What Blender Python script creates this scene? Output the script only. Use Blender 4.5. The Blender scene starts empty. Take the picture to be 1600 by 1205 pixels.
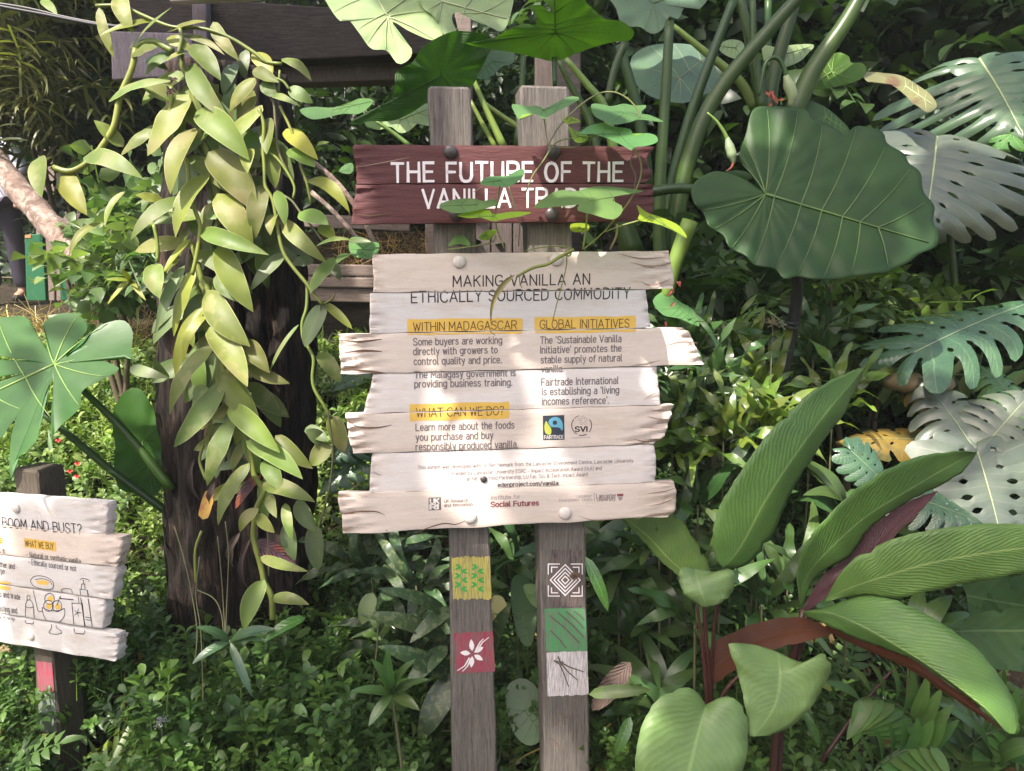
import bpy, bmesh, math, random
import numpy as np
from mathutils import Vector, Matrix
from mathutils.geometry import tessellate_polygon
random.seed(7); RNG = np.random.default_rng(11)
R = math.radians
SC = bpy.context.scene
COL = SC.collection
# ------------------------------------------------------------------ camera, world, sun, exposure
F = 1200.0; PITCH = R(8); CAMZ = 1.5
cam = bpy.data.cameras.new('camera'); cam.sensor_width = 36; cam.lens = 36*F/1600; cam.clip_end = 300; cam.clip_start = .05
co = bpy.data.objects.new('camera', cam); COL.objects.link(co)
co.location = (0, 0, CAMZ); co.rotation_euler = (R(90)-PITCH, 0, 0); SC.camera = co
SUN = Vector((-.36, -.48, .80)).normalized()
w = bpy.data.worlds.new("World"); SC.world = w; w.use_nodes = True
wn = w.node_tree; wn.nodes.clear()
sky = wn.nodes.new('ShaderNodeTexSky'); sky.sky_type = 'NISHITA'; sky.sun_disc = False
sky.sun_elevation = math.asin(SUN.z); sky.sun_rotation = math.atan2(SUN.x, SUN.y); sky.dust_density = 5; sky.ozone_density = .2; sky.air_density = .8
bg = wn.nodes.new('ShaderNodeBackground'); bg.inputs[1].default_value = .15
wo = wn.nodes.new('ShaderNodeOutputWorld')
wn.links.new(sky.outputs[0], bg.inputs[0]); wn.links.new(bg.outputs[0], wo.inputs[0])
sl = bpy.data.lights.new('sun', 'SUN'); sl.energy = 4.3; sl.angle = R(.5); sl.color = (1, .93, .84)
so = bpy.data.objects.new('sun', sl); COL.objects.link(so); so.rotation_euler = SUN.to_track_quat('Z', 'Y').to_euler()
SC.view_settings.view_transform = 'Standard'; SC.view_settings.look = 'None'
SC.view_settings.exposure = 1.33; SC.view_settings.gamma = 1; SC.view_settings.use_curve_mapping = False
SC.cycles.max_bounces = 8; SC.cycles.diffuse_bounces = 4; SC.cycles.glossy_bounces = 3; SC.cycles.transmission_bounces = 4
SC.cycles.sample_clamp_indirect = 6; SC.cycles.use_denoising = True
# ------------------------------------------------------------------ picture -> place
SP, CP = math.sin(PITCH), math.cos(PITCH)
CAM = Vector((0, 0, CAMZ))
def ray(px, py):
    cx = (px-800)/F; cy = (602.5-py)/F
    return Vector((cx, CP+cy*SP, cy*CP-SP))
def P(px, py, d):
    r = ray(px, py); return CAM + r*(d/r.y)
def MP(d): return d/F                                   # metres per photo pixel at distance d
def ground(x, y):
    pts = [(-50, 0), (1.9, 0), (2.5, .22), (3, .48), (4, .86), (5, 1.08), (8, 1.33), (11, 1.6), (14, 4), (20, 9), (40, 16), (120, 20)]
    for (a, b), (c, d) in zip(pts, pts[1:]):
        if y <= c:
            k = (y-a)/(c-a); return b+(d-b)*k + .03*math.sin(x*3.1+y*2.3)
    return pts[-1][1]
def lin(c):
    if isinstance(c, str):
        c = [int(c[i:i+2], 16)/255 for i in (0, 2, 4)]
        c = [x/12.92 if x < .04045 else ((x+.055)/1.055)**2.4 for x in c]
    return (c[0], c[1], c[2], 1)
# ------------------------------------------------------------------ object helpers
def raw(name, verts, faces, mats, parent=None, loc=None, smooth=True, uv=None, col=None, midx=None, kind=None):
    me = bpy.data.meshes.new(name)
    v = np.asarray([tuple(p) for p in verts] if not isinstance(verts, np.ndarray) else verts, dtype=np.float64).reshape(-1, 3)
    base = parent_base(parent) if parent is not None else (Vector(loc) if loc is not None else Vector(v.mean(0)))
    v = v - np.array(base)
    if isinstance(faces, np.ndarray):
        n, k = faces.shape
        me.vertices.add(len(v)); me.vertices.foreach_set('co', v.ravel())
        me.loops.add(n*k); me.loops.foreach_set('vertex_index', faces.ravel().astype(np.int32))
        me.polygons.add(n); me.polygons.foreach_set('loop_start', np.arange(0, n*k, k, dtype=np.int32))
        me.polygons.foreach_set('loop_total', np.full(n, k, dtype=np.int32)); me.update(calc_edges=True)
    else:
        me.from_pydata(v.tolist(), [], faces)
    if smooth: me.polygons.foreach_set('use_smooth', np.ones(len(me.polygons), dtype=bool))
    li = np.zeros(len(me.loops), dtype=np.int32); me.loops.foreach_get('vertex_index', li)
    if uv is not None:
        ul = me.uv_layers.new(name='UVMap'); ul.data.foreach_set('uv', np.asarray(uv, dtype=np.float32)[li].ravel())
    if col is not None:
        ca = me.color_attributes.new('tint', 'FLOAT_COLOR', 'POINT')
        c = np.asarray(col, dtype=np.float32)
        if c.shape[1] == 3: c = np.hstack([c, np.ones((len(c), 1), dtype=np.float32)])
        ca.data.foreach_set('color', c.ravel())
    for m in (mats if isinstance(mats, (list, tuple)) else [mats]): me.materials.append(m)
    if midx is not None: me.polygons.foreach_set('material_index', np.asarray(midx, dtype=np.int32))
    me.update()
    o = bpy.data.objects.new(name, me); COL.objects.link(o)
    if parent is not None: o.parent = parent
    else: o.location = base
    if kind: o['kind'] = kind
    return o
def parent_base(p):
    b = Vector((0, 0, 0))
    while p is not None:
        b = b + Vector(p.location); p = p.parent
    return b
def thing(name, label, cat, loc, group=None):
    o = bpy.data.objects.new(name, None); COL.objects.link(o); o.location = loc; o.empty_display_size = .05
    o['label'] = label; o['category'] = cat
    if group: o['group'] = group
    return o
def tag(o, label, cat, group=None, kind=None):
    o['label'] = label; o['category'] = cat
    if group: o['group'] = group
    if kind: o['kind'] = kind
    return o
def cat_pts(pts, n, closed=False):
    """Catmull-Rom resample of points (tuples of any size), evenly by index parameter weighted with length."""
    a = np.array([list(p) for p in pts], dtype=float); m = len(a)
    if m == 2 and not closed:
        t = np.linspace(0, 1, n)[:, None]; return a[0]*(1-t)+a[1]*t
    if closed: ext = np.vstack([a[-1], a, a[0], a[1]]); segs = m
    else: ext = np.vstack([2*a[0]-a[1], a, 2*a[-1]-a[-2]]); segs = m-1
    K = 8; out = []
    for i in range(segs):
        p0, p1, p2, p3 = ext[i:i+4]
        for j in range(K):
            t = j/K
            out.append(.5*((2*p1)+(-p0+p2)*t+(2*p0-5*p1+4*p2-p3)*t*t+(-p0+3*p1-3*p2+p3)*t**3))
    out.append(a[0] if closed else a[-1]); out = np.array(out)
    d = np.r_[0, np.cumsum(np.linalg.norm(np.diff(out, axis=0), axis=1))]
    q = np.linspace(0, d[-1], n+1 if closed else n)
    if closed: q = q[:-1]
    return np.array([np.interp(q, d, out[:, k]) for k in range(out.shape[1])]).T
def tube_mesh(pts, rads, n=7, samples=None, cap=True):
    m = samples or max(6, 4*(len(pts)-1)+1)
    if not hasattr(rads, '__len__'): rads = [rads, rads]
    pr = cat_pts(pts, m)
    rr = np.interp(np.linspace(0, 1, m), np.linspace(0, 1, len(rads)), rads)
    V, Fc = [], []; up = None
    for i in range(m):
        t = Vector(pr[min(i+1, m-1)]-pr[max(i-1, 0)])
        if t.length < 1e-9: t = Vector((0, 0, 1))
        t.normalize()
        if up is None: up = t.orthogonal().normalized()
        up = (up - t*up.dot(t)).normalized(); s = t.cross(up)
        for k in range(n):
            a = 2*math.pi*k/n; V.append(Vector(pr[i]) + (up*math.cos(a)+s*math.sin(a))*rr[i])
    for i in range(m-1):
        for k in range(n):
            Fc.append((i*n+k, i*n+(k+1) % n, (i+1)*n+(k+1) % n, (i+1)*n+k))
    if cap: Fc.append(tuple(range(n))[::-1]); Fc.append(tuple((m-1)*n+k for k in range(n)))
    return V, Fc
def tube(name, pts, rads, mat, parent=None, n=7, samples=None, **kw):
    V, Fc = tube_mesh(pts, rads, n, samples); return raw(name, V, Fc, mat, parent, **kw)
def join(parts):
    V, Fc = [], []
    for v, f in parts:
        b = len(V); V += list(v); Fc += [tuple(i+b for i in q) for q in f]
    return V, Fc
# ------------------------------------------------------------------ materials
class NT:
    def __init__(s, name):
        s.m = bpy.data.materials.new(name); s.m.use_nodes = True; s.t = s.m.node_tree; s.t.nodes.clear()
        s.out = s.n('ShaderNodeOutputMaterial')
    def n(s, ty, **k):
        x = s.t.nodes.new(ty)
        for a, b in k.items(): setattr(x, a, b)
        return x
    def l(s, a, b): s.t.links.new(a, b)
    def put(s, sock, v):
        if hasattr(v, 'is_output') or isinstance(v, bpy.types.NodeSocket): s.l(v, sock)
        else: sock.default_value = v
    def math(s, op, a, b=None, c=None, clamp=False):
        x = s.n('ShaderNodeMath', operation=op); x.use_clamp = clamp; s.put(x.inputs[0], a)
        if b is not None: s.put(x.inputs[1], b)
        if c is not None: s.put(x.inputs[2], c)
        return x.outputs[0]
    def mr(s, v, a, b, c=0, d=1):
        x = s.n('ShaderNodeMapRange'); s.put(x.inputs[0], v)
        for i, q in enumerate((a, b, c, d)): s.put(x.inputs[i+1], q)
        return x.outputs[0]
    def mix(s, f, a, b, bt='MIX'):
        x = s.n('ShaderNodeMix', data_type='RGBA', blend_type=bt); s.put(x.inputs[0], f); s.put(x.inputs[6], a); s.put(x.inputs[7], b)
        return x.outputs[2]
    def noise(s, vec, scale, detail=4, rough=.55, dist=0):
        x = s.n('ShaderNodeTexNoise'); s.put(x.inputs['Scale'], scale); x.inputs['Detail'].default_value = detail
        x.inputs['Roughness'].default_value = rough; x.inputs['Distortion'].default_value = dist
        if vec is not None: s.l(vec, x.inputs['Vector'])
        return x.outputs[0]
    def obj(s, sc=(1, 1, 1), rnd=False):
        c = s.n('ShaderNodeTexCoord').outputs['Object']
        m = s.n('ShaderNodeMapping'); s.l(c, m.inputs[0]); m.inputs['Scale'].default_value = sc
        if rnd:
            oi = s.n('ShaderNodeObjectInfo'); s.l(s.math('MULTIPLY', oi.outputs['Random'], 37.0), m.inputs['Location'])
        return m.outputs[0]
    def bump(s, h, st=.3, dist=.01):
        b = s.n('ShaderNodeBump'); b.inputs['Strength'].default_value = st; b.inputs['Distance'].default_value = dist; s.l(h, b.inputs['Height'])
        return b.outputs[0]
    def bsdf(s, col, rough=.6, spec=.4, nrm=None):
        b = s.n('ShaderNodeBsdfPrincipled'); s.put(b.inputs['Base Color'], col); s.put(b.inputs['Roughness'], rough)
        b.inputs['Specular IOR Level'].default_value = spec
        if nrm is not None: s.l(nrm, b.inputs['Normal'])
        return b
    def fin(s, b): s.l(b.outputs[0], s.out.inputs[0]); return s.m
def leafmat(name, top, under=None, vein=None, K=0, slope=.3, rough=.4, transl=.25, vary=.25, latst=.3, bump=.15, mid=.03, midst=.7, tint=False, spots=0, spotcol=None, tcol=None, spec=.45, edge=0, edgecol=None):
    s = NT(name)
    if not tint and top[1] > top[0] and top[1] > top[2]: top = (top[0]*1.06, top[1], top[2]*.78)
    top = lin(top); under = lin(under) if under else top; vein = lin(vein) if vein else tuple(min(1, x*1.7+.02) for x in top[:3])+(1,)
    u = s.n('ShaderNodeUVMap'); sp = s.n('ShaderNodeSeparateXYZ'); s.l(u.outputs[0], sp.inputs[0]); U, Vv = sp.outputs[0], sp.outputs[1]
    a = s.math('MULTIPLY', s.math('ABSOLUTE', s.math('SUBTRACT', Vv, .5)), 2.0)
    m = s.mr(a, mid*.4, mid, 1, 0)
    h = None
    f = s.math('MULTIPLY', m, midst)
    if K:
        wob = s.noise(u.outputs[0], 6, 3); Uw = s.math('ADD', U, s.math('MULTIPLY', wob, .09))
        fr = s.math('FRACT', s.math('SUBTRACT', s.math('MULTIPLY', Uw, float(K)), s.math('MULTIPLY', a, slope*K)))
        tri = s.math('MULTIPLY', s.math('ABSOLUTE', s.math('SUBTRACT', fr, .5)), 2.0)
        lat = s.mr(tri, .55, 1.0, 0, 1)
        f = s.math('MAXIMUM', f, s.math('MULTIPLY', lat, latst)); h = tri
    oc = s.n('ShaderNodeTexCoord').outputs['Object']
    nz = s.noise(oc, 14, 5, .6)
    c = s.mix(f, top, vein)
    g = s.n('ShaderNodeNewGeometry')
    c = s.mix(g.outputs['Backfacing'], c, s.mix(f, under, vein))
    c = s.mix(1.0, c, s.mix(nz, (.72, .72, .72, 1), (1.28, 1.28, 1.22, 1)), 'MULTIPLY')
    big = s.noise(oc, 3.5, 3, .5); c = s.mix(1.0, c, s.mix(s.mr(big, .35, .65), (.82, .84, .9, 1), (1.15, 1.15, .95, 1)), 'MULTIPLY')
    if spots:
        nn = s.noise(oc, spots, 3, .6); c = s.mix(s.mr(nn, .52, .6), c, lin(spotcol))
    if edge:
        c = s.mix(s.math('MULTIPLY', s.mr(a, 1-edge, 1), .8), c, lin(edgecol))
    if tint:
        at = s.n('ShaderNodeAttribute', attribute_name='tint'); c = s.mix(1.0, c, at.outputs['Color'], 'MULTIPLY')
    else:
        oi = s.n('ShaderNodeObjectInfo'); hs = s.n('ShaderNodeHueSaturation')
        s.l(s.mr(oi.outputs['Random'], 0, 1, .5-.035*vary/.25, .5+.02*vary/.25), hs.inputs['Hue'])
        r2 = s.math('FRACT', s.math('MULTIPLY', oi.outputs['Random'], 17.3))
        s.l(s.mr(r2, 0, 1, 1-vary, 1+vary), hs.inputs['Value']); s.l(c, hs.inputs['Color']); c = hs.outputs[0]
    hb = s.math('MULTIPLY', s.noise(oc, 60, 3), .5)
    if h is not None: hb = s.math('ADD', hb, h)
    nrm = s.bump(hb, bump, .004)
    b = s.bsdf(c, s.mr(nz, .2, .8, rough-.08, rough+.1), spec, nrm)
    if transl:
        tr = s.n('ShaderNodeBsdfTranslucent'); tc = s.mix(1.0, c, (1.5, 1.75, .6, 1) if tcol is None else tcol, 'MULTIPLY'); s.l(tc, tr.inputs[0])
        mx = s.n('ShaderNodeMixShader'); mx.inputs[0].default_value = transl; s.l(b.outputs[0], mx.inputs[1]); s.l(tr.outputs[0], mx.inputs[2])
        return s.fin(mx)
    return s.fin(b)
def woodmat(name, c1, c2, sc, gap=None, rough=.75, bump=.5, white=0, endcol=None):
    """sc = grain scale along x,y,z (small along the grain)."""
    s = NT(name); v = s.obj(sc, True); n1 = s.noise(v, 6, 8, .7, .4); n2 = s.noise(s.obj(tuple(x*3.2 for x in sc), True), 9, 5, .7)
    blot = s.noise(s.obj((1, 1, 1), True), 6, 4)
    grain = s.math('ADD', s.math('MULTIPLY', n1, .6), s.math('MULTIPLY', n2, .4))
    c = s.mix(s.mr(grain, .40, .60), lin(c1), lin(c2))
    c = s.mix(s.mr(blot, .3, .7, 0, .45), c, lin(c1))
    if gap: c = s.mix(s.mr(grain, .32, .40, 1, 0), c, lin(gap))
    if endcol and c1[0] > .3:
        st = s.noise(s.obj((1.2, 4, 5), True), 4, 6, .65); c = s.mix(s.mr(st, .50, .72, 0, .5), c, lin((.50, .40, .31)))
    if endcol:
        at = s.n('ShaderNodeAttribute', attribute_name='tint'); e = at.outputs['Fac']
        k = s.math('MULTIPLY', e, s.mr(grain, .44, .60, 0, 1)); c = s.mix(s.math('MINIMUM', k, .85), c, lin(endcol))
    nrm = s.bump(grain, bump, .006)
    return s.fin(s.bsdf(c, rough, .3, nrm))
def flat(name, c, rough=.7, spec=.3, wear=0, wearcol=None, wsc=(40, 40, 6)):
    s = NT(name); c = lin(c)
    oc = s.obj((1, 1, 1)); nz = s.noise(oc, 30, 4); cc = s.mix(nz, tuple(x*.85 for x in c[:3])+(1,), tuple(min(1, x*1.1) for x in c[:3])+(1,))
    if wear:
        n2 = s.noise(s.obj(wsc), 5, 6, .7); cc = s.mix(s.mr(n2, .5-.12*wear, .56, .9, 0), cc, lin(wearcol))
    return s.fin(s.bsdf(cc, rough, spec))
M = {}
M['vanilla'] = leafmat('vanilla_leaf_green', (.112, .168, .044), (.09, .135, .042), (.21, .25, .10), rough=.5, transl=.2, tcol=(1.15, 1.5, .65, 1), vary=.32, mid=.0, midst=0, bump=.25, spec=.35, spots=11, spotcol=(.19, .21, .07), edge=.08, edgecol=(.36, .38, .17))
M['vanilla_yellow'] = leafmat('vanilla_leaf_yellow', (.19, .23, .045), (.17, .21, .04), (.3, .32, .1), rough=.46, transl=.3, vary=.2, mid=.04, midst=.3, bump=.1)
M['vanilla_blue'] = leafmat('vanilla_leaf_dull', (.10, .15, .08), (.1, .14, .08), (.17, .2, .11), rough=.45, transl=.15, vary=.2, mid=.04, midst=.4, bump=.15)
M['vanilla_stem'] = leafmat('vanilla_stem', (.14, .18, .05), rough=.4, transl=0, vary=.15, mid=0, midst=0)
M['thin_stem'] = leafmat('thin_stem', (.12, .12, .06), rough=.5, transl=0, vary=.2, mid=0, midst=0)
M['dead_leaf'] = leafmat('dead_leaf', (.07, .035, .045), (.10, .06, .04), rough=.5, transl=.05, K=9, latst=.2, bump=.6, spots=16, spotcol=(.22, .09, .03))
M['yellow_dead'] = leafmat('yellow_dead_leaf', (.36, .22, .04), rough=.5, transl=.08, spots=25, spotcol=(.30, .12, .04), K=0)
M['brown_dead'] = leafmat('brown_dead_leaf', (.085, .055, .05), rough=.7, transl=.1, K=9, bump=.6)
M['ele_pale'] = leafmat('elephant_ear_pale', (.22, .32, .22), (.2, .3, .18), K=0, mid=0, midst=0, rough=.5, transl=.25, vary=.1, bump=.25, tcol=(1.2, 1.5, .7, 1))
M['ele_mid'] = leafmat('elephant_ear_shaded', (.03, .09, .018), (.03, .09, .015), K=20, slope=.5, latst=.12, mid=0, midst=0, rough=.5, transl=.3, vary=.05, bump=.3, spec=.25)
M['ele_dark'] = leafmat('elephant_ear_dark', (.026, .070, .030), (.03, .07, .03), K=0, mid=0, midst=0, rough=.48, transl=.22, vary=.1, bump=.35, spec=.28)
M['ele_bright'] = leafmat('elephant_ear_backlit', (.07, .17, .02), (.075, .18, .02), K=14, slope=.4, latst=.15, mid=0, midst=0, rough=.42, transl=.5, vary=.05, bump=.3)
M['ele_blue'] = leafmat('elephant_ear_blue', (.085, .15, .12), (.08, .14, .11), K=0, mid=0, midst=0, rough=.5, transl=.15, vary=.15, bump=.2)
M['ele_vein'] = leafmat('elephant_ear_vein', (.075, .14, .06), rough=.4, transl=0, vary=.05, mid=0, midst=0)
M['vein_pale'] = leafmat('pale_vein', (.27, .33, .26), rough=.45, transl=0, vary=.05, mid=0, midst=0)
M['petiole'] = leafmat('petiole_green', (.026, .062, .014), rough=.38, transl=0, vary=.2, mid=0, midst=0, K=0, bump=.2)
M['petiole_light'] = leafmat('petiole_light', (.13, .22, .06), rough=.4, transl=0, vary=.15, mid=0, midst=0)
M['petiole_dark'] = leafmat('petiole_dark', (.018, .02, .02), rough=.35, transl=0, vary=.1, mid=0, midst=0)
M['vein_lime'] = leafmat('lime_vein', (.22, .34, .12), rough=.45, transl=0, vary=.05, mid=0, midst=0)
M['bud'] = leafmat('bud_grey_green', (.22, .30, .24), rough=.45, transl=0, vary=.1, mid=0, midst=0)
M['red_bit'] = leafmat('red_bract', (.20, .05, .03), rough=.6, transl=.1, vary=.15)
M['mon_sheen'] = leafmat('monstera_sheen_grey', (.092, .098, .092), (.08, .10, .08), (.17, .18, .16), K=0, slope=.2, latst=.12, rough=.36, transl=.1, vary=.08, mid=.05, midst=.5, spec=.7)  # glossy sheen of the leaves put into the grey colour
M['mon_green'] = leafmat('monstera_green', (.055, .15, .045), (.07, .17, .045), (.22, .36, .14), K=7, slope=.2, latst=.06, rough=.25, transl=.22, vary=.1, mid=.05, midst=.7, spec=.7)
M['mon_plain'] = leafmat('monstera_plain', (.045, .12, .036), rough=.3, transl=.25, vary=.05, mid=0, midst=0)
M['mon_grey'] = leafmat('monstera_grey_green', (.07, .11, .075), (.06, .11, .06), (.17, .22, .15), K=0, rough=.3, transl=.15, vary=.08, mid=.05, midst=.5, spec=.7)
M['mon_lit'] = leafmat('monstera_fresh', (.028, .098, .018), (.05, .15, .04), (.33, .47, .17), K=0, latst=.06, rough=.4, transl=.25, vary=.05, mid=0, midst=0, spec=.35)
M['mon_dark'] = leafmat('monstera_dark', (.045, .10, .06), (.05, .11, .06), (.14, .22, .12), K=7, latst=.1, rough=.28, transl=.12, vary=.1, mid=.05, midst=.7, spec=.7)
M['mon_brown'] = leafmat('monstera_brown', (.05, .055, .02), (.2, .13, .03), K=6, rough=.45, transl=.12, spots=9, spotcol=(.10, .09, .03), vary=.1)
M['cal'] = leafmat('striped_leaf_top', (.085, .175, .055), None, (.24, .33, .12), K=30, slope=.30, latst=.2, rough=.38, transl=.2, vary=.1, mid=.05, midst=.75, bump=.28, spec=.4)
M['cal_under'] = leafmat('striped_leaf_underside', (.095, .028, .012), None, (.16, .06, .03), K=46, slope=.32, latst=.2, rough=.55, transl=.22, vary=.05, bump=.5, tcol=(2.2, 1.0, .5, 1))
M['cal_maroon'] = leafmat('maroon_leaf', (.055, .014, .02), None, (.08, .03, .03), K=30, latst=.2, rough=.5, transl=.08, vary=.05, bump=.4, tcol=(1.6, .8, .7, 1))
M['cal_plain'] = leafmat('striped_leaf_smooth', (.12, .205, .095), None, (.24, .34, .14), K=17, slope=.45, latst=.14, rough=.42, transl=.18, vary=.08, mid=.05, midst=.55, bump=.12)
M['cal_stem'] = leafmat('reddish_stem', (.055, .018, .016), rough=.4, transl=0, vary=.2, mid=0, midst=0)
M['sweet'] = leafmat('vine_leaf_green', (.10, .22, .10), (.2, .34, .05), (.2, .32, .14), rough=.45, transl=.35, vary=.2, mid=0, midst=0, bump=.2)
M['sweet_lit'] = leafmat('vine_leaf_yellow_green', (.22, .36, .04), (.2, .34, .04), rough=.45, transl=.4, vary=.15, mid=0, midst=0, bump=.2)  # lit copy of the vine green, light put into the colour
M['fern_lit'] = leafmat('fern_sunlit_tone', (.11, .185, .04), (.1, .17, .035), rough=.3, transl=.3, vary=.25, mid=.08, midst=.35, bump=.2, spec=.6)  # sunlit brightness put into the fern colour
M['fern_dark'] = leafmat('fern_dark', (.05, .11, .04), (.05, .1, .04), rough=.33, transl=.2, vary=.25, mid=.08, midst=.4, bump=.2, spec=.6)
M['palm'] = leafmat('palm_green', (.055, .13, .04), rough=.4, transl=.25, vary=.2, mid=.06, midst=.3, K=0)
M['strap'] = leafmat('strap_leaf_speckled', (.035, .07, .04), rough=.35, transl=.1, vary=.2, mid=.05, midst=.3, K=0, spots=60, spotcol=(.10, .14, .06))
M['mass'] = leafmat('small_leaves', (1, 1, 1), rough=.42, transl=.28, tint=True, mid=.08, midst=.25, vein=(1.35, 1.35, 1.2), bump=.15)
M['twig'] = flat('twig_brown', (.10, .075, .05))
M['straw'] = flat('straw', (.30, .22, .12), .8)
M['post'] = woodmat('post_wood', (.09, .078, .068), (.25, .222, .195), (34, 34, 1.6), gap=(.022, .018, .016), bump=1.0)
M['post_top'] = woodmat('post_top_wood', (.12, .10, .115), (.28, .24, .27), (42, 42, 2.6), gap=(.07, .055, .065), bump=.7)
M['post_dark'] = woodmat('dark_post_wood', (.05, .04, .03), (.13, .105, .08), (26, 26, 2.4), gap=(.02, .016, .012), bump=.7)
M['white'] = woodmat('white_painted_wood', (.68, .61, .57), (.74, .69, .66), (1.4, 14, 18), gap=(.60, .52, .47), bump=.25, rough=.55, endcol=(.16, .095, .065))
M['white_warm'] = woodmat('warm_white_painted_wood', (.63, .53, .46), (.70, .61, .54), (1.4, 14, 18), gap=(.53, .42, .35), bump=.25, rough=.55, endcol=(.18, .10, .06))
M['white_cool'] = woodmat('cool_white_painted_wood', (.60, .56, .54), (.68, .65, .63), (1.4, 14, 18), gap=(.50, .44, .40), bump=.3, rough=.55, endcol=(.22, .14, .09))
M['maroon'] = woodmat('maroon_painted_wood', (.092, .028, .029), (.135, .047, .045), (1.6, 14, 22), gap=(.075, .02, .026), bump=.6, rough=.5, endcol=(.06, .02, .02))
M['beam'] = woodmat('old_beam_wood', (.014, .011, .010), (.055, .042, .040), (2, 20, 20), gap=(.015, .012, .012), bump=.9)
M['plank_old'] = woodmat('planter_wood', (.14, .105, .09), (.27, .21, .18), (2, 20, 20), gap=(.06, .045, .04), bump=.7)
M['plank_dark'] = woodmat('fence_wood', (.07, .055, .05), (.16, .12, .11), (20, 20, 2), gap=(.03, .022, .02), bump=.7)
M['ink'] = flat('dark_print', (.045, .035, .04), .6, .2); M['ink_grey'] = flat('grey_print', (.17, .14, .145), .6, .2)
M['ink_pale'] = flat('pale_print', (.36, .30, .29), .6, .2); M['ink_red'] = flat('maroon_print', (.25, .085, .09), .6, .2)
M['white_letter'] = flat('white_lettering', (.80, .74, .74), .6)
M['yellow'] = flat('yellow_print', (.72, .46, .10), .6, .3); M['brown_ink'] = flat('brown_print', (.10, .055, .02), .6)
M['logo_navy'] = flat('navy_print', (.04, .05, .07), .5); M['logo_blue'] = flat('blue_print', (.13, .38, .50), .5); M['logo_lime'] = flat('lime_print', (.50, .52, .09), .5)
M['cream'] = flat('cream_line', (.70, .65, .60), .6)
WC = (.17, .13, .12)
M['p_yellow'] = flat('yellow_paint', (.52, .46, .10), .7, .2, 1, WC, (120, 120, 5)); M['p_red'] = flat('crimson_paint', (.34, .035, .075), .7, .2, .55, WC, (120, 120, 5))
M['p_dark'] = flat('dark_grey_paint', (.055, .052, .05), .7, .2, .1, WC, (120, 120, 5)); M['p_green'] = flat('green_paint', (.07, .30, .11), .7, .2, .8, WC, (120, 120, 5))
M['p_white'] = flat('white_paint', (.66, .62, .62), .7, .2, 1, WC, (120, 120, 5)); M['p_leaf'] = flat('leaf_green_paint', (.06, .34, .07), .7)
M['p_slash'] = flat('brown_stroke_paint', (.12, .10, .085), .8)
M['bolt_dark'] = flat('dark_bolt', (.05, .04, .04), .38, .5); M['bolt_white'] = flat('painted_bolt', (.66, .60, .55), .45, .4)
def bark(name, a, b, c, sc=(26, 26, 2.4)):
    s = NT(name); v = s.obj(sc); n = s.noise(v, 3, 9, .72, .6); n2 = s.noise(s.obj((5, 5, 3)), 2.2, 5)
    cc = s.mix(s.mr(n, .4, .62), lin(a), lin(b)); cc = s.mix(s.mr(n2, .5, .62, 0, .8), cc, s.mix(s.mr(n, .45, .6), lin(a), lin(c)))
    return s.fin(s.bsdf(cc, .85, .2, s.bump(n, 1.0, .014)))
M['bark'] = bark('dark_bark', (.008, .007, .006), (.045, .034, .029), (.13, .08, .06))
M['log'] = bark('pale_log_bark', (.16, .11, .09), (.40, .30, .25), (.5, .42, .36), (6, 6, 6))
def soil():
    s = NT('soil_and_litter'); v = s.obj(); n = s.noise(v, 9, 8, .7); n2 = s.noise(v, 60, 4)
    c = s.mix(s.mr(n, .4, .6), lin((.018, .014, .01)), lin((.05, .04, .025))); c = s.mix(s.mr(n2, .6, .7, 0, .6), c, lin((.12, .09, .06)))
    return s.fin(s.bsdf(c, .95, .1, s.bump(n2, .8, .02)))
M['soil'] = soil()
def gline(n):
    s = NT('hill_green'); v = s.obj(); a = s.noise(v, 5, 8, .7)
    return s.fin(s.bsdf(s.mix(s.mr(a, .4, .62), lin((.008, .012, .007)), lin((.03, .05, .022))), .9, .1, s.bump(a, 1, .1)))
M['hill'] = gline(0)
# ------------------------------------------------------------------ the ground and the hillside
def sheet(name, x0, x1, nx, ys, zf, mat):
    xs = np.linspace(x0, x1, nx); V = []; Fc = []
    for y in ys:
        for x in xs: V.append((x, y, zf(x, y)))
    for j in range(len(ys)-1):
        for i in range(nx-1): a = j*nx+i; Fc.append((a, a+1, a+nx+1, a+nx))
    return raw(name, V, Fc, mat, None, loc=(0, 0, 0), kind='structure')
sheet('ground', -60, 60, 121, [-40, -20, -8, -3, 0, 1]+[1.5+.15*i for i in range(64)], lambda x, y: ground(x, y), M['soil'])
sheet('hillside', -60, 60, 81, [11.02, 12, 13, 14, 16, 18, 20, 25, 30, 40, 60, 120], lambda x, y: ground(x, y)+.01+.25*math.sin(x*1.3+y)*min(1, (y-11)/3), M['hill'])
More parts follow.
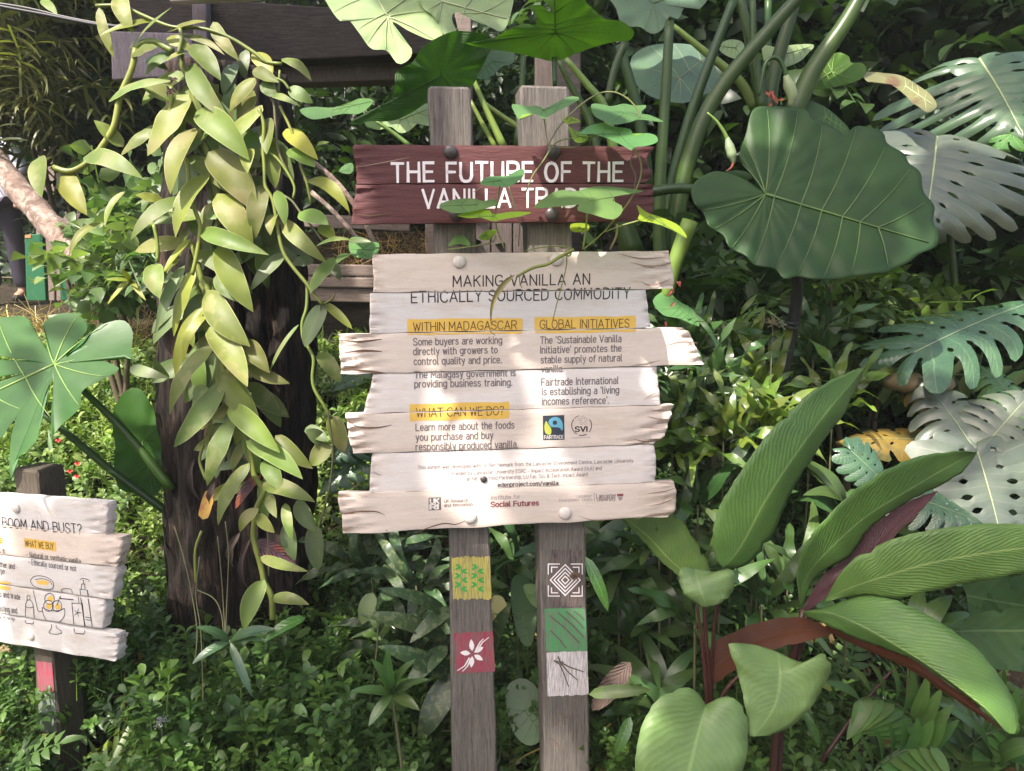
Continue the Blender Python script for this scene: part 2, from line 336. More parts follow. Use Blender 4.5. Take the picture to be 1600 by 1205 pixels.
# ------------------------------------------------------------------ leaf shapes
def prof(t, a, b):
    tm = a/(a+b); return (t**a*(1-t)**b)/(tm**a*(1-tm)**b)
def leaf_mesh(B, T, W, N=None, bend=.08, curve=0, fold=.18, wave=0, ab=(.5, .75), nt=10, ns=2, roll=0, tipcurl=0):
    B, T = Vector(B), Vector(T); y = T-B; L = y.length; y.normalize()
    if N is None: N = Vector((0, -.8, .6))
    N = Vector(N); x = y.cross(N)
    if x.length < 1e-4: x = y.orthogonal()
    x.normalize(); z = x.cross(y)
    if roll:
        q = Matrix.Rotation(roll, 3, y); x = q @ x; z = q @ z
    V, uv, Fc = [], [], []; m = 2*ns+1; ph = random.random()*6
    for i in range(nt+1):
        t = i/nt; tt = t**1.0; wd = W/2*(prof(tt, *ab) if 0 < t < 1 else 0); wd = max(wd, W*.012)
        c = B + y*L*t + z*(bend*L*4*t*(1-t) - tipcurl*L*t**3) + x*curve*L*4*t*(1-t)
        for k in range(m):
            s = (k-ns)/ns
            V.append(c + x*s*wd + z*(fold*abs(s)**1.8*wd + wave*wd*abs(s)*math.sin(t*14+ph+(3 if s > 0 else 0)))); uv.append((t, .5+.5*s))
    for i in range(nt):
        for k in range(m-1):
            a = i*m+k; Fc.append((a, a+1, a+m+1, a+m))
    return V, Fc, uv
def leaf(B, T, W, mat, parent=None, name='leaf', **k):
    V, Fc, uv = leaf_mesh(B, T, W, **k); return raw(name, V, Fc, mat, parent, uv=uv)
def ribbon_leaf(Lp, Mp, Rp, d0, d1, mat, parent=None, name='leaf', bend=0, el=0, er=0, nt=26, ns=4, under=None, thick=.0012, eb=None, wave=0, ridge=0):
    a = cat_pts(Lp, nt+1); b = cat_pts(Mp, nt+1); c = cat_pts(Rp, nt+1); f1, f2, f3 = (random.uniform(0, 6) for _ in range(3))
    V, uv, Fc = [], [], []; m = 2*ns+1
    for i in range(nt+1):
        t = i/nt
        if 2 < i < nt-2:
            for ed, ff in ((a, f1), (c, f2)):
                v_ = b[i]-ed[i]; l_ = np.linalg.norm(v_)+1e-6; ed[i] += v_/l_*min(l_*.2, abs(1.3*math.sin(t*31+ff)+.9*math.sin(t*67+ff)+(5 if abs(((t*3+ff) % 1)-.5) < .018 else 0)))
        for k in range(m):
            s = (k-ns)/ns; e = a[i] if s < 0 else c[i]; q = b[i]*(1-abs(s))+e*abs(s)
            d = d0+(d1-d0)*t+bend*4*t*(1-t)+(el if s < 0 else er)*abs(s)**1.3*math.sin(math.pi*min(1, max(.03, t*.94+.03)))**.6
            d += (wave+.0035)*abs(s)**2*math.sin(t*17+f3+(2 if s > 0 else 0))+.0012*math.sin(t*40+s*3+f1)*abs(s)
            V.append(P(q[0], q[1], d)); uv.append((t, .5+.5*s))
    for i in range(nt):
        for k in range(m-1):
            p = i*m+k; Fc.append((p, p+m, p+m+1, p+1))
    o = raw(name, V, Fc, [mat, under] if under else mat, parent, uv=uv)
    # make the first material face the camera
    f = o.data.polygons[len(o.data.polygons)//2]
    bco = parent_base(o)
    if (f.normal).dot(CAM-(f.center+bco)) < 0: o.data.flip_normals()
    if under:
        s = o.modifiers.new('two_sides', 'SOLIDIFY'); s.thickness = thick; s.offset = -1; s.material_offset = 1; s.material_offset_rim = 0
    return o
def polar_leaf(c, out, d0, mat, parent=None, name='leaf', gx=0, gy=-.0012, cup=0, wave=0, wk=9, n=64, nr=9, tip=None, veins=True, vmat=None, vr=1.6, top=True, lat=(18, 40, 65, 95, 128), jag=0, ribs=0, thick=0, pucker=0):
    o = cat_pts(out, n, closed=True); cx, cy = c
    rel = o-np.array(c); ang = np.arctan2(rel[:, 1], rel[:, 0]); rad = np.hypot(rel[:, 0], rel[:, 1]); Rm = rad.max()
    ph = random.random()*6; mp = MP(d0)
    if jag:
        jr = np.array([1+jag*math.sin(i*2.4+ph)*random.random() for i in range(n)]); rad = rad*jr; o = np.array(c)+rel*jr[:, None]
    segs = []
    if tip is not None and pucker:
        tx, ty = tip; ta = math.atan2(ty-cy, tx-cx); segs.append((cx, cy, tx, ty))
        for sg in (1, -1):
            for l in lat:
                i = int(np.argmin(np.abs(np.angle(np.exp(1j*(ang-(ta+sg*R(l)))))))); k = max(0, (90-l)/115) if l < 90 else 0
                segs.append((cx+(tx-cx)*k, cy+(ty-cy)*k, o[i][0], o[i][1]))
    sa = np.array(segs) if segs else None
    def pk(px, py):
        if sa is None: return 0
        ax, ay, bx, by = sa.T; vx, vy = bx-ax, by-ay; t = np.clip(((px-ax)*vx+(py-ay)*vy)/(vx*vx+vy*vy), 0, 1)
        return -pucker*(1-math.exp(-float(np.min(np.hypot(px-ax-vx*t, py-ay-vy*t)))/9))
    def depth(px, py):
        return depth0(px, py)+pk(px, py)
    def depth0(px, py):
        dx, dy = px-cx, py-cy; th = math.atan2(dy, dx); r = math.hypot(dx, dy)
        i = int(np.argmin(np.abs(np.angle(np.exp(1j*(ang-th)))))); rho = min(1, r/max(rad[i], 1e-3))
        return d0+gx*dx+gy*dy+cup*(r/Rm)**2*Rm*mp+wave*mp*Rm*rho**3*math.sin(wk*th+ph)*(.6+.4*math.sin(3*th+ph))+ribs*mp*Rm*math.cos(th*22)*rho*(1-rho*.3)
    V, uv, Fc = [P(cx, cy, depth(cx, cy))], [(0, .25)], []
    for j in range(1, nr+1):
        rho = j/nr
        for i in range(n):
            q = np.array(c)*(1-rho)+o[i]*rho; V.append(P(q[0], q[1], depth(q[0], q[1]))); uv.append((rho, .25))
    for i in range(n):
        k = (i+1) % n; Fc.append((0, 1+i, 1+k))
        for j in range(nr-1): a = 1+j*n; Fc.append((a+i, a+n+i, a+n+k, a+k))
    ob = raw(name, V, Fc, mat, parent, uv=uv)
    f = ob.data.polygons[5]
    if (f.normal.dot(CAM-(f.center+parent_base(ob))) > 0) != top: ob.data.flip_normals()
    if thick:
        s = ob.modifiers.new('thick', 'SOLIDIFY'); s.thickness = thick; s.offset = 0
    if veins and tip is not None:
        vm = vmat or M['ele_vein']; parts = []
        tx, ty = tip; ta = math.atan2(ty-cy, tx-cx)
        def line(p, q, w0, w1, bow=0):
            pts = []
            for k in range(9):
                t = k/8; x = p[0]+(q[0]-p[0])*t-(q[1]-p[1])*bow*4*t*(1-t); y = p[1]+(q[1]-p[1])*t+(q[0]-p[0])*bow*4*t*(1-t)
                pts.append(P(x, y, depth(x, y)-.0010-(pucker*.55)))
            parts.append(tube_mesh(pts, [w0*mp, w1*mp], 4, 9))
        line(c, (cx+(tx-cx)*.96, cy+(ty-cy)*.96), vr*1.7, vr*.6)
        for sg in (1, -1):
            for ai, l in enumerate(lat):
                th = ta+sg*R(l); i = int(np.argmin(np.abs(np.angle(np.exp(1j*(ang-th))))))
                k = max(0, (90-l)/115) if l < 90 else 0
                p = (cx+(tx-cx)*k, cy+(ty-cy)*k); q = np.array(c)*.04+o[i]*.96
                line(p, q, vr*.9, vr*.3, bow=-.035*sg)
                if l < 90:
                    k2 = k*.62+.2; 
        V2, F2 = join(parts); raw('vein', V2, F2, vm, ob)
    return ob
EDGE = [(0, .10, -.16), (.08, .45, -.25), (.18, .80, -.13), (.3, .99, .08), (.45, .98, .32), (.6, .82, .55), (.75, .58, .76), (.88, .30, .91), (1, .02, 1.0)]
def monstera(B, T, W, N, mat, parent, name='leaf', fingers=8, slot=.5, gapw=.016, holes=True, droop=.12, bend=.05, vmat=None, nq=5, ns=32, side=(1, -1), small=True, asym=0):
    B, T = Vector(B), Vector(T); y = T-B; L = y.length; y.normalize(); x = y.cross(Vector(N)).normalized(); z = x.cross(y)
    E = np.array(EDGE); parts_v, parts_f, uvs = [], [], []
    def pt(tau, s, q, sg):
        ex = np.interp(tau, E[:, 0], E[:, 1])*W/2; ey = np.interp(tau, E[:, 0], E[:, 2])*L
        my = L*max(0, min(1, tau**1.25*.97)); s2 = s*(1-.10*q**4*s)
        px = ex*s2; py = my+(ey-my)*s2+L*.06*math.sin(math.pi*s2)*(1 if tau > .2 else -.2)
        r = s2
        pz = -droop*W*r*r+bend*L*4*max(0, py/L)*(1-py/L)*.5+.012*W*(1-q*q)*math.sin(math.pi*min(1, s*1.0))+.04*W*math.sin(tau*9+sg)*r*r
        return B+y*py+x*px*sg+z*pz
    for sg in side:
        cuts = [0]+[(k+1)/fingers+random.uniform(-.012, .012) for k in range(fingers-1)]+[1]
        hs = [(random.uniform(.16, .3), random.uniform(.09, .16)) for _ in cuts]; sl = [slot+random.uniform(-.12, .15) for _ in cuts]
        h2 = [random.random() < .6 for _ in cuts]
        def gap(k, s):
            if k == 0 or k == fingers: return 0
            g = 0
            if s > sl[k]: g = gapw*(1-math.exp(-(s-sl[k])*18))*(.75+1.0*(s-sl[k]))
            if holes and hs[k][0] < s < hs[k][0]+hs[k][1]: g = max(g, gapw*.8*math.sin(math.pi*(s-hs[k][0])/hs[k][1])**.55)
            return g
        for k in range(fingers):
            base = len(parts_v)
            for j in range(ns+1):
                s = j/ns
                lo = cuts[k]+gap(k, s); hi = cuts[k+1]-gap(k+1, s)
                for i in range(nq):
                    q = 2*i/(nq-1)-1; parts_v.append(pt(lo+(hi-lo)*i/(nq-1), s, q, sg)); uvs.append((s, .5+.5*q))
            for j in range(ns):
                for i in range(nq-1):
                    a = base+j*nq+i; f = (a, a+1, a+nq+1, a+nq); parts_f.append(f if sg > 0 else f[::-1])
    o = raw(name, parts_v, parts_f, mat, parent, uv=uvs)
    rib = [B+y*L*t+z*(bend*L*4*t*(1-t)*.5+.001) for t in (0, .3, .6, .95)]
    tube('midrib', rib, [W*.006, W*.002], vmat or M['vein_pale'], o, n=5)
    return o
# ------------------------------------------------------------------ mass foliage: templates baked many times into one mesh
def tmpl(parts):
    V, Fc, UV = [], [], []
    for v, f, u in parts:
        b = len(V); V += [tuple(p) for p in v]; Fc += [tuple(i+b for i in q) for q in f]; UV += list(u)
    Fq = np.array([q if len(q) == 4 else (q[0], q[1], q[2], q[2]) for q in Fc]); return np.array(V), Fq, np.array(UV)
def sleaf(B, T, W, N=(0, 0, 1), **k):
    kk = dict(nt=4, ns=1, bend=.1, fold=.25); kk.update(k); return leaf_mesh(B, T, W, N=N, **kk)
def strip(pts, w):
    V, Fc, u = [], [], []
    for i, p in enumerate(pts): V += [Vector(p)+Vector((-w, 0, 0)), Vector(p)+Vector((w, 0, 0))]; u += [(0, .1), (0, .1)]
    for i in range(len(pts)-1): a = 2*i; Fc.append((a, a+1, a+3, a+2))
    return V, Fc, u
def t_whorl(n=9, L=.32, W=.16, ab=(.8, .45)):
    pr = []
    for k in range(n):
        a = k*2.4; lvl = .25+.75*k/n; el = .15+.55*(k/n); d = Vector((math.cos(a)*math.cos(el), math.sin(a)*math.cos(el), math.sin(el)))
        b = Vector((0, 0, lvl*.8)); pr.append(sleaf(b, b+d*L*random.uniform(.75, 1.15), W*random.uniform(.8, 1.15), ab=ab))
    pr.append(strip([(0, 0, -.2), (0, 0, .4), (0, 0, .82)], .012)); return tmpl(pr)
def t_blade(n=7, L=.9, W=.07):
    pr = []
    for k in range(n):
        a = k*2.4+random.random(); el = random.uniform(.5, 1.2); d = Vector((math.cos(a)*math.cos(el), math.sin(a)*math.cos(el), math.sin(el)))
        pr.append(sleaf((0, 0, 0), d*L*random.uniform(.6, 1.1), W, ab=(.5, .6), bend=.12, nt=5, tipcurl=-.1))
    return tmpl(pr)
def t_frond(n=9, L=1.0, W=.09, ll=.33):
    pr = []; rach = [Vector((0, t*L, .28*L*math.sin(t*2.2))) for t in np.linspace(0, 1, 7)]
    pr.append(strip(rach, .009))
    for k in range(n):
        t = .12+.85*k/(n-1); c = Vector((0, t*L, .28*L*math.sin(t*2.2))); l = ll*(1-.55*abs(t-.35)/.65)*L
        for sg in (1, -1):
            d = Vector((sg*.86, .45, -.12)).normalized(); pr.append(sleaf(c, c+d*l, W*L, ab=(.4, .8), bend=.08))
    pr.append(sleaf(rach[-1], rach[-1]+Vector((0, .25, -.12))*L, W, ab=(.4, .8))); return tmpl(pr)
def t_twig(n=8, L=.3, W=.2, ab=(.35, .8), droop=-.2, length=1.0):
    pr = [strip([(0, 0, 0), (0, length*.5, .1), (0, length, .0)], .01)]
    for k in range(n):
        t = (k+.6)/n*length; a = (k % 2)*math.pi+random.uniform(-.7, .7); d = Vector((math.cos(a)*.8, .35, random.uniform(-.5, .3)+droop)).normalized()
        b = Vector((0, t, .08*math.sin(3*t))); pr.append(sleaf(b, b+d*L*random.uniform(.7, 1.2), W*random.uniform(.8, 1.1), N=(random.uniform(-.5, .5), -.3, 1), ab=ab))
    return tmpl(pr)
def t_wavy(n=7, L=.8, W=.09):
    pr = []
    for k in range(n):
        a = k*2.4+random.random(); el = random.uniform(.2, .9); d = Vector((math.cos(a)*math.cos(el), math.sin(a)*math.cos(el), math.sin(el))); l = L*random.uniform(.6, 1.1)
        pr.append(sleaf((0, 0, 0), d*l, W, ab=(.45, .5), bend=.14, nt=9, wave=.8, tipcurl=.1))
    return tmpl(pr)
TW = {'whorl': [t_whorl(9), t_whorl(7, .36, .18), t_whorl(11, .28, .13)], 'blade': [t_blade(), t_blade(6)],
      'frond': [t_frond(), t_frond(11, 1, .07, .28)], 'heart': [t_twig(8, .24, .2, (.3, .9)), t_twig(7, .28, .22, (.3, .9))],
      'narrow': [t_twig(12, .3, .045, (.4, .8), -.35), t_twig(10, .34, .04, (.4, .8), -.4)], 'oval': [t_twig(10, .3, .13, (.5, .6)), t_twig(9, .26, .12)], 'wavy': [t_wavy(), t_wavy(6, .9, .08)],
      'straw': [tmpl([strip([(0, 0, 0), (.02, .5, .06), (.05, 1, .03)], .012)])]}
def rot_np(n, tilt, up=True, az=None):
    """n random rotations: azimuth around z then tilt"""
    az = RNG.uniform(0, 2*np.pi, n) if az is None else az
    ti = RNG.normal(0, tilt, n); ta = RNG.uniform(0, 2*np.pi, n)
    ca, sa = np.cos(az), np.sin(az); Z = np.zeros((n, 3, 3)); Z[:, 0, 0] = ca; Z[:, 0, 1] = -sa; Z[:, 1, 0] = sa; Z[:, 1, 1] = ca; Z[:, 2, 2] = 1
    kx, ky = np.cos(ta), np.sin(ta); c, s = np.cos(ti), np.sin(ti); K = np.zeros((n, 3, 3))
    K[:, 0, 0] = c+kx*kx*(1-c); K[:, 0, 1] = kx*ky*(1-c); K[:, 0, 2] = ky*s; K[:, 1, 0] = kx*ky*(1-c); K[:, 1, 1] = c+ky*ky*(1-c); K[:, 1, 2] = -kx*s
    K[:, 2, 0] = -ky*s; K[:, 2, 1] = kx*s; K[:, 2, 2] = c
    return K @ Z
def bake(name, kind, pos, size, palette, mat=None, parent=None, tilt=.35, loc=None, kindtag=None, valvar=.25):
    pos = np.asarray(pos, dtype=float); n = len(pos); tm = TW[kind]; Vs, Fs, Us, Cs = [], [], [], []; off = 0
    pick = RNG.integers(0, len(tm), n); pal = np.array(palette, dtype=float)*np.array([1.1, 1.05, .72])
    for ti, (tv, tf, tu) in enumerate(tm):
        idx = np.where(pick == ti)[0]; k = len(idx)
        if not k: continue
        Rm = rot_np(k, tilt); sz = RNG.uniform(size[0], size[1], k)
        v = np.einsum('nij,vj->nvi', Rm, tv)*sz[:, None, None]+pos[idx][:, None, :]
        Vs.append(v.reshape(-1, 3)); Fs.append((tf[None]+(np.arange(k)*len(tv))[:, None, None]).reshape(-1, 4)+off); off += k*len(tv)
        Us.append(np.tile(tu, (k, 1))); c = pal[RNG.integers(0, len(pal), k)]*RNG.uniform(1-valvar, 1+valvar, (k, 1)); Cs.append(np.repeat(c, len(tv), 0))
    return raw(name, np.vstack(Vs), np.vstack(Fs), mat or M['mass'], parent, loc=loc, uv=np.vstack(Us), col=np.vstack(Cs), kind=kindtag)
def unproj_np(px, py, d):
    cx = (px-800)/F; cy = (602.5-py)/F; rx = cx; ry = CP+cy*SP; rz = cy*CP-SP; k = d/ry
    return np.stack([rx*k, ry*k, CAMZ+rz*k], 1)
def box_pts(x0, x1, y0, y1, d0, d1, n):
    return unproj_np(RNG.uniform(x0, x1, n), RNG.uniform(y0, y1, n), RNG.uniform(d0, d1, n))
# ------------------------------------------------------------------ lettering (own monoline alphabet, cap height 7)
GL = {}
def g(ch, adv, s):
    st = []
    for q in s.split(';'):
        if not q: continue
        sm = q[0] == '~'; st.append((sm, [tuple(float(a) for a in p.split(',')) for p in q.lstrip('~').split()]))
    GL[ch] = (adv, st)
for L_ in '''A|4.8|0,0 2.4,7 4.8,0;.8,2.2 4,2.2
B|4.2|0,0 0,7;~0,7 2.4,7 3.7,6.4 3.7,4.4 2.4,3.8 0,3.8;~0,3.75 2.7,3.75 4.2,2.9 4.2,.9 2.7,0 0,0
C|4.4|~4.4,5.7 3.6,6.8 2.2,7 .7,6.2 0,4.7 0,2.3 .7,.8 2.2,0 3.6,.2 4.4,1.3
D|4.4|0,0 0,7;~0,7 2,7 3.8,6 4.4,3.5 3.8,1 2,0 0,0
E|3.6|3.6,7 0,7 0,0 3.6,0;0,3.6 3.1,3.6
F|3.4|3.4,7 0,7 0,0;0,3.6 3,3.6
G|4.6|~4.4,5.7 3.6,6.8 2.2,7 .7,6.2 0,4.7 0,2.3 .7,.8 2.2,0 3.7,.3 4.5,1.5 4.5,3.2;4.5,3.2 2.7,3.2
H|4.2|0,0 0,7;4.2,0 4.2,7;0,3.6 4.2,3.6
I|.4|.2,0 .2,7
J|3|3,7 3,2;~3,2 2.6,.6 1.4,0 0,.8
K|4|0,0 0,7;4,7 0,3.2;1.3,4.4 4,0
L|3.4|0,7 0,0 3.4,0
M|5.2|0,0 .3,7 2.6,2 4.9,7 5.2,0
N|4.3|0,0 0,7 4.3,0 4.3,7
O|4.8|~2.4,7 .8,6.2 0,3.5 .8,.8 2.4,0 4,.8 4.8,3.5 4,6.2 2.4,7
P|4|0,0 0,7;~0,7 2.6,7 4,6.2 4,4 2.6,3.2 0,3.2
R|4.2|0,0 0,7;~0,7 2.6,7 4,6.2 4,4.2 2.6,3.4 0,3.4;2.3,3.4 4.2,0
S|4|~3.9,5.8 3,6.9 1.3,6.9 .2,5.9 .4,4.4 2,3.6 3.7,2.7 3.9,1.2 2.8,.1 1.1,.1 0,1.2
T|4.2|0,7 4.2,7;2.1,7 2.1,0
U|4.3|0,7 0,2.2;~0,2.2 .6,.6 2.1,0 3.7,.6 4.3,2.2;4.3,2.2 4.3,7
V|4.4|0,7 2.2,0 4.4,7
W|6|0,7 1.5,0 3,6 4.5,0 6,7
Y|4.2|0,7 2.1,3.4 4.2,7;2.1,3.4 2.1,0
a|3.1|~.3,4.4 1.6,5 2.8,4.5 3,3.2;3,3.2 3,0;~3,2.9 1.2,2.8 .1,1.9 .2,.6 1.3,0 2.5,.5 3,1.5
b|3.3|0,7 0,0;~0,3.6 .9,4.8 2.2,4.8 3.2,3.6 3.2,1.4 2.2,.1 .9,.1 0,1.3
c|2.8|~2.8,4.2 1.7,5 .5,4.4 0,2.5 .5,.6 1.7,0 2.8,.8
d|3.3|3.2,7 3.2,0;~3.2,3.6 2.3,4.8 1,4.8 0,3.6 0,1.4 1,.1 2.3,.1 3.2,1.3
e|3.1|0,2.6 3.1,2.6;~3.1,2.6 2.8,4.4 1.6,5 .4,4.3 0,2.5 .4,.7 1.6,0 2.9,.8
f|2.1|~2.2,6.9 1.2,6.8 .8,5.8;.8,5.8 .8,0;0,4.8 2,4.8
g|3.3|~3.2,3.6 2.3,4.8 1,4.8 0,3.6 0,1.6 1,.4 2.3,.4 3.2,1.5;3.2,5 3.2,-.5;~3.2,-.5 2.6,-1.8 1.4,-2 .3,-1.4
h|3.1|0,7 0,0;~0,3.4 .8,4.7 2.1,4.9 3,3.8;3,3.8 3,0
i|.4|.2,0 .2,5;.2,6.5 .2,7
j|1|.8,5 .8,-1;~.8,-1 .4,-1.9 -.4,-1.9;.8,6.5 .8,7
k|3|0,7 0,0;2.9,5 0,2.2;1,3.1 3,0
l|.9|.1,7 .1,1;~.1,1 .4,.1 1,.05
m|5|0,5 0,0;~0,3.6 .7,4.8 1.8,4.8 2.5,3.7;2.5,3.7 2.5,0;~2.5,3.6 3.2,4.8 4.3,4.8 5,3.7;5,3.7 5,0
n|3.1|0,5 0,0;~0,3.4 .8,4.7 2.1,4.9 3,3.8;3,3.8 3,0
o|3.3|~1.65,5 .5,4.3 0,2.5 .5,.7 1.65,0 2.8,.7 3.3,2.5 2.8,4.3 1.65,5
p|3.3|0,5 0,-2;~0,3.6 .9,4.8 2.2,4.8 3.2,3.6 3.2,1.4 2.2,.1 .9,.1 0,1.3
q|3.3|3.2,5 3.2,-2;~3.2,3.6 2.3,4.8 1,4.8 0,3.6 0,1.4 1,.1 2.3,.1 3.2,1.3
r|2|0,5 0,0;~0,3 .6,4.5 2,4.9
s|2.8|~2.7,4.3 1.6,5 .3,4.4 .4,3.1 1.6,2.5 2.7,1.8 2.6,.6 1.4,0 0,.7
t|2.1|.8,6.6 .8,1.2;~.8,1.2 1.2,.1 2.1,.1;0,4.9 2,4.9
u|3.1|0,5 0,1.5;~0,1.5 .6,.2 1.8,0 3,1.3;3,5 3,0
v|3|0,5 1.5,0 3,5
w|4.4|0,5 1.1,0 2.2,4.6 3.3,0 4.4,5
x|3|0,0 3,5;0,5 3,0
y|3|0,5 1.6,.3;3,5 1.2,-1.6 .2,-1.9
8|3.8|~1.9,3.8 .5,4.5 .4,6.2 1.9,7 3.4,6.2 3.3,4.5 1.9,3.8;~1.9,3.75 .2,2.8 .1,.9 1.9,0 3.7,.9 3.6,2.8 1.9,3.75
.|.4|.2,0 .2,.5
,|.5|.3,.5 0,-1
'|.4|.2,7.2 .1,5.6
?|3.4|~0,5.9 .9,7 2.6,6.9 3.4,5.6 2.8,4.2 1.7,3.2 1.6,2;1.6,.5 1.6,0
-|2.4|.2,2.8 2.2,2.8
&|4.4|~4.4,0 1.2,4.6 .9,6.2 2,7 3,6 2.4,4.6 .4,2.6 .2,.8 1.6,0 3.2,.6 4.3,2.6
(|1.2|~1.2,7.6 .2,5 .2,1.5 1.2,-1
)|1.2|~0,7.6 1,5 1,1.5 0,-1
/|2.4|0,-.6 2.4,7.4'''.split('\n'):
    a_, b_, c_ = L_.split('|'); g(a_, float(b_), c_)
GAP = 1.45
def seg_quads(pts, w, taper=0):
    out = []; n = len(pts)-1
    for i in range(n):
        p, q = np.array(pts[i], float), np.array(pts[i+1], float); d = q-p; l = np.linalg.norm(d)
        if l < 1e-9: continue
        d = d/l; nn = np.array([-d[1], d[0]])*w*.5; e = d*w*.38; a = 1-taper*i/n; b = 1-taper*(i+1)/n
        out.append((i, [p-e+nn*a, p-e-nn*a, q+e-nn*b, q+e+nn*b]))
    return out
def stroke_quads(pts, w, taper=0):
    pts = [np.array(p, float) for p in pts]; n = len(pts); out = []
    offs = []
    for i in range(n):
        d = pts[min(i+1, n-1)]-pts[max(i-1, 0)]; d = d/(np.linalg.norm(d)+1e-9); nn = np.array([-d[1], d[0]])
        k = 1.0
        if 0 < i < n-1:
            a = pts[i]-pts[i-1]; a = a/(np.linalg.norm(a)+1e-9); k = 1/max(.45, abs(float(np.dot(nn, [-a[1], a[0]]))))
        ww = w*(1-taper*(i/(n-1)))*.5; offs.append(nn*ww*min(k, 1.8))
    d0 = pts[1]-pts[0]; d0 = d0/(np.linalg.norm(d0)+1e-9)*w*.35; d1 = pts[-1]-pts[-2]; d1 = d1/(np.linalg.norm(d1)+1e-9)*w*.35
    pts[0] = pts[0]-d0; pts[-1] = pts[-1]+d1
    for i in range(n-1): out.append([pts[i]+offs[i], pts[i]-offs[i], pts[i+1]-offs[i+1], pts[i+1]+offs[i+1]])
    return out
def text_polys(txt, wt, jitter=0, taper=0, gap=GAP, space=2.9):
    """polygons in glyph units, total width"""
    x = 0; out = []; lay = 0
    for ch in txt:
        if ch == ' ': x += space; continue
        adv, st = GL[ch]; jy = random.uniform(-jitter, jitter); js = 1+random.uniform(-jitter, jitter)*.12
        for sm, pts in st:
            p = [(a+x, b*js+jy) for a, b in pts]
            if sm: p = [tuple(q) for q in cat_pts(p, max(6, 3*len(p)))]
            lay += 1
            if sm:
                for q in stroke_quads(p, wt): out.append((lay % 3, q))
            else:
                for i_, q in seg_quads(p, wt, taper): out.append((3+(lay+i_) % 5, q))
        x += adv+gap
    return out, x-gap
class Plane:
    def __init__(s, px, py, d, yaw):
        s.o = P(px, py, d); s.u = Vector((math.cos(yaw), math.sin(yaw), 0)); s.n = Vector((math.sin(yaw), -math.cos(yaw), 0))   # n towards the camera
    def uv(s, px, py, off=0):
        r = ray(px, py); o = s.o+s.n*off; t = (o-CAM).dot(s.n)/r.dot(s.n); q = CAM+r*t-o; return (q.dot(s.u), q.z)
    def w(s, u, z, off=0): return s.o+s.u*u+Vector((0, 0, z))+s.n*off
def clip(poly, lines):
    """lines: list of (a,b,c) keep a*x+b*y+c>=0"""
    for a, b, c in lines:
        out = []; n = len(poly)
        for i in range(n):
            p, q = poly[i], poly[(i+1) % n]; dp = a*p[0]+b*p[1]+c; dq = a*q[0]+b*q[1]+c
            if dp >= 0: out.append(p)
            if (dp >= 0) != (dq >= 0): t = dp/(dp-dq); out.append((p[0]+(q[0]-p[0])*t, p[1]+(q[1]-p[1])*t))
        poly = out
        if len(poly) < 3: return None
    return poly
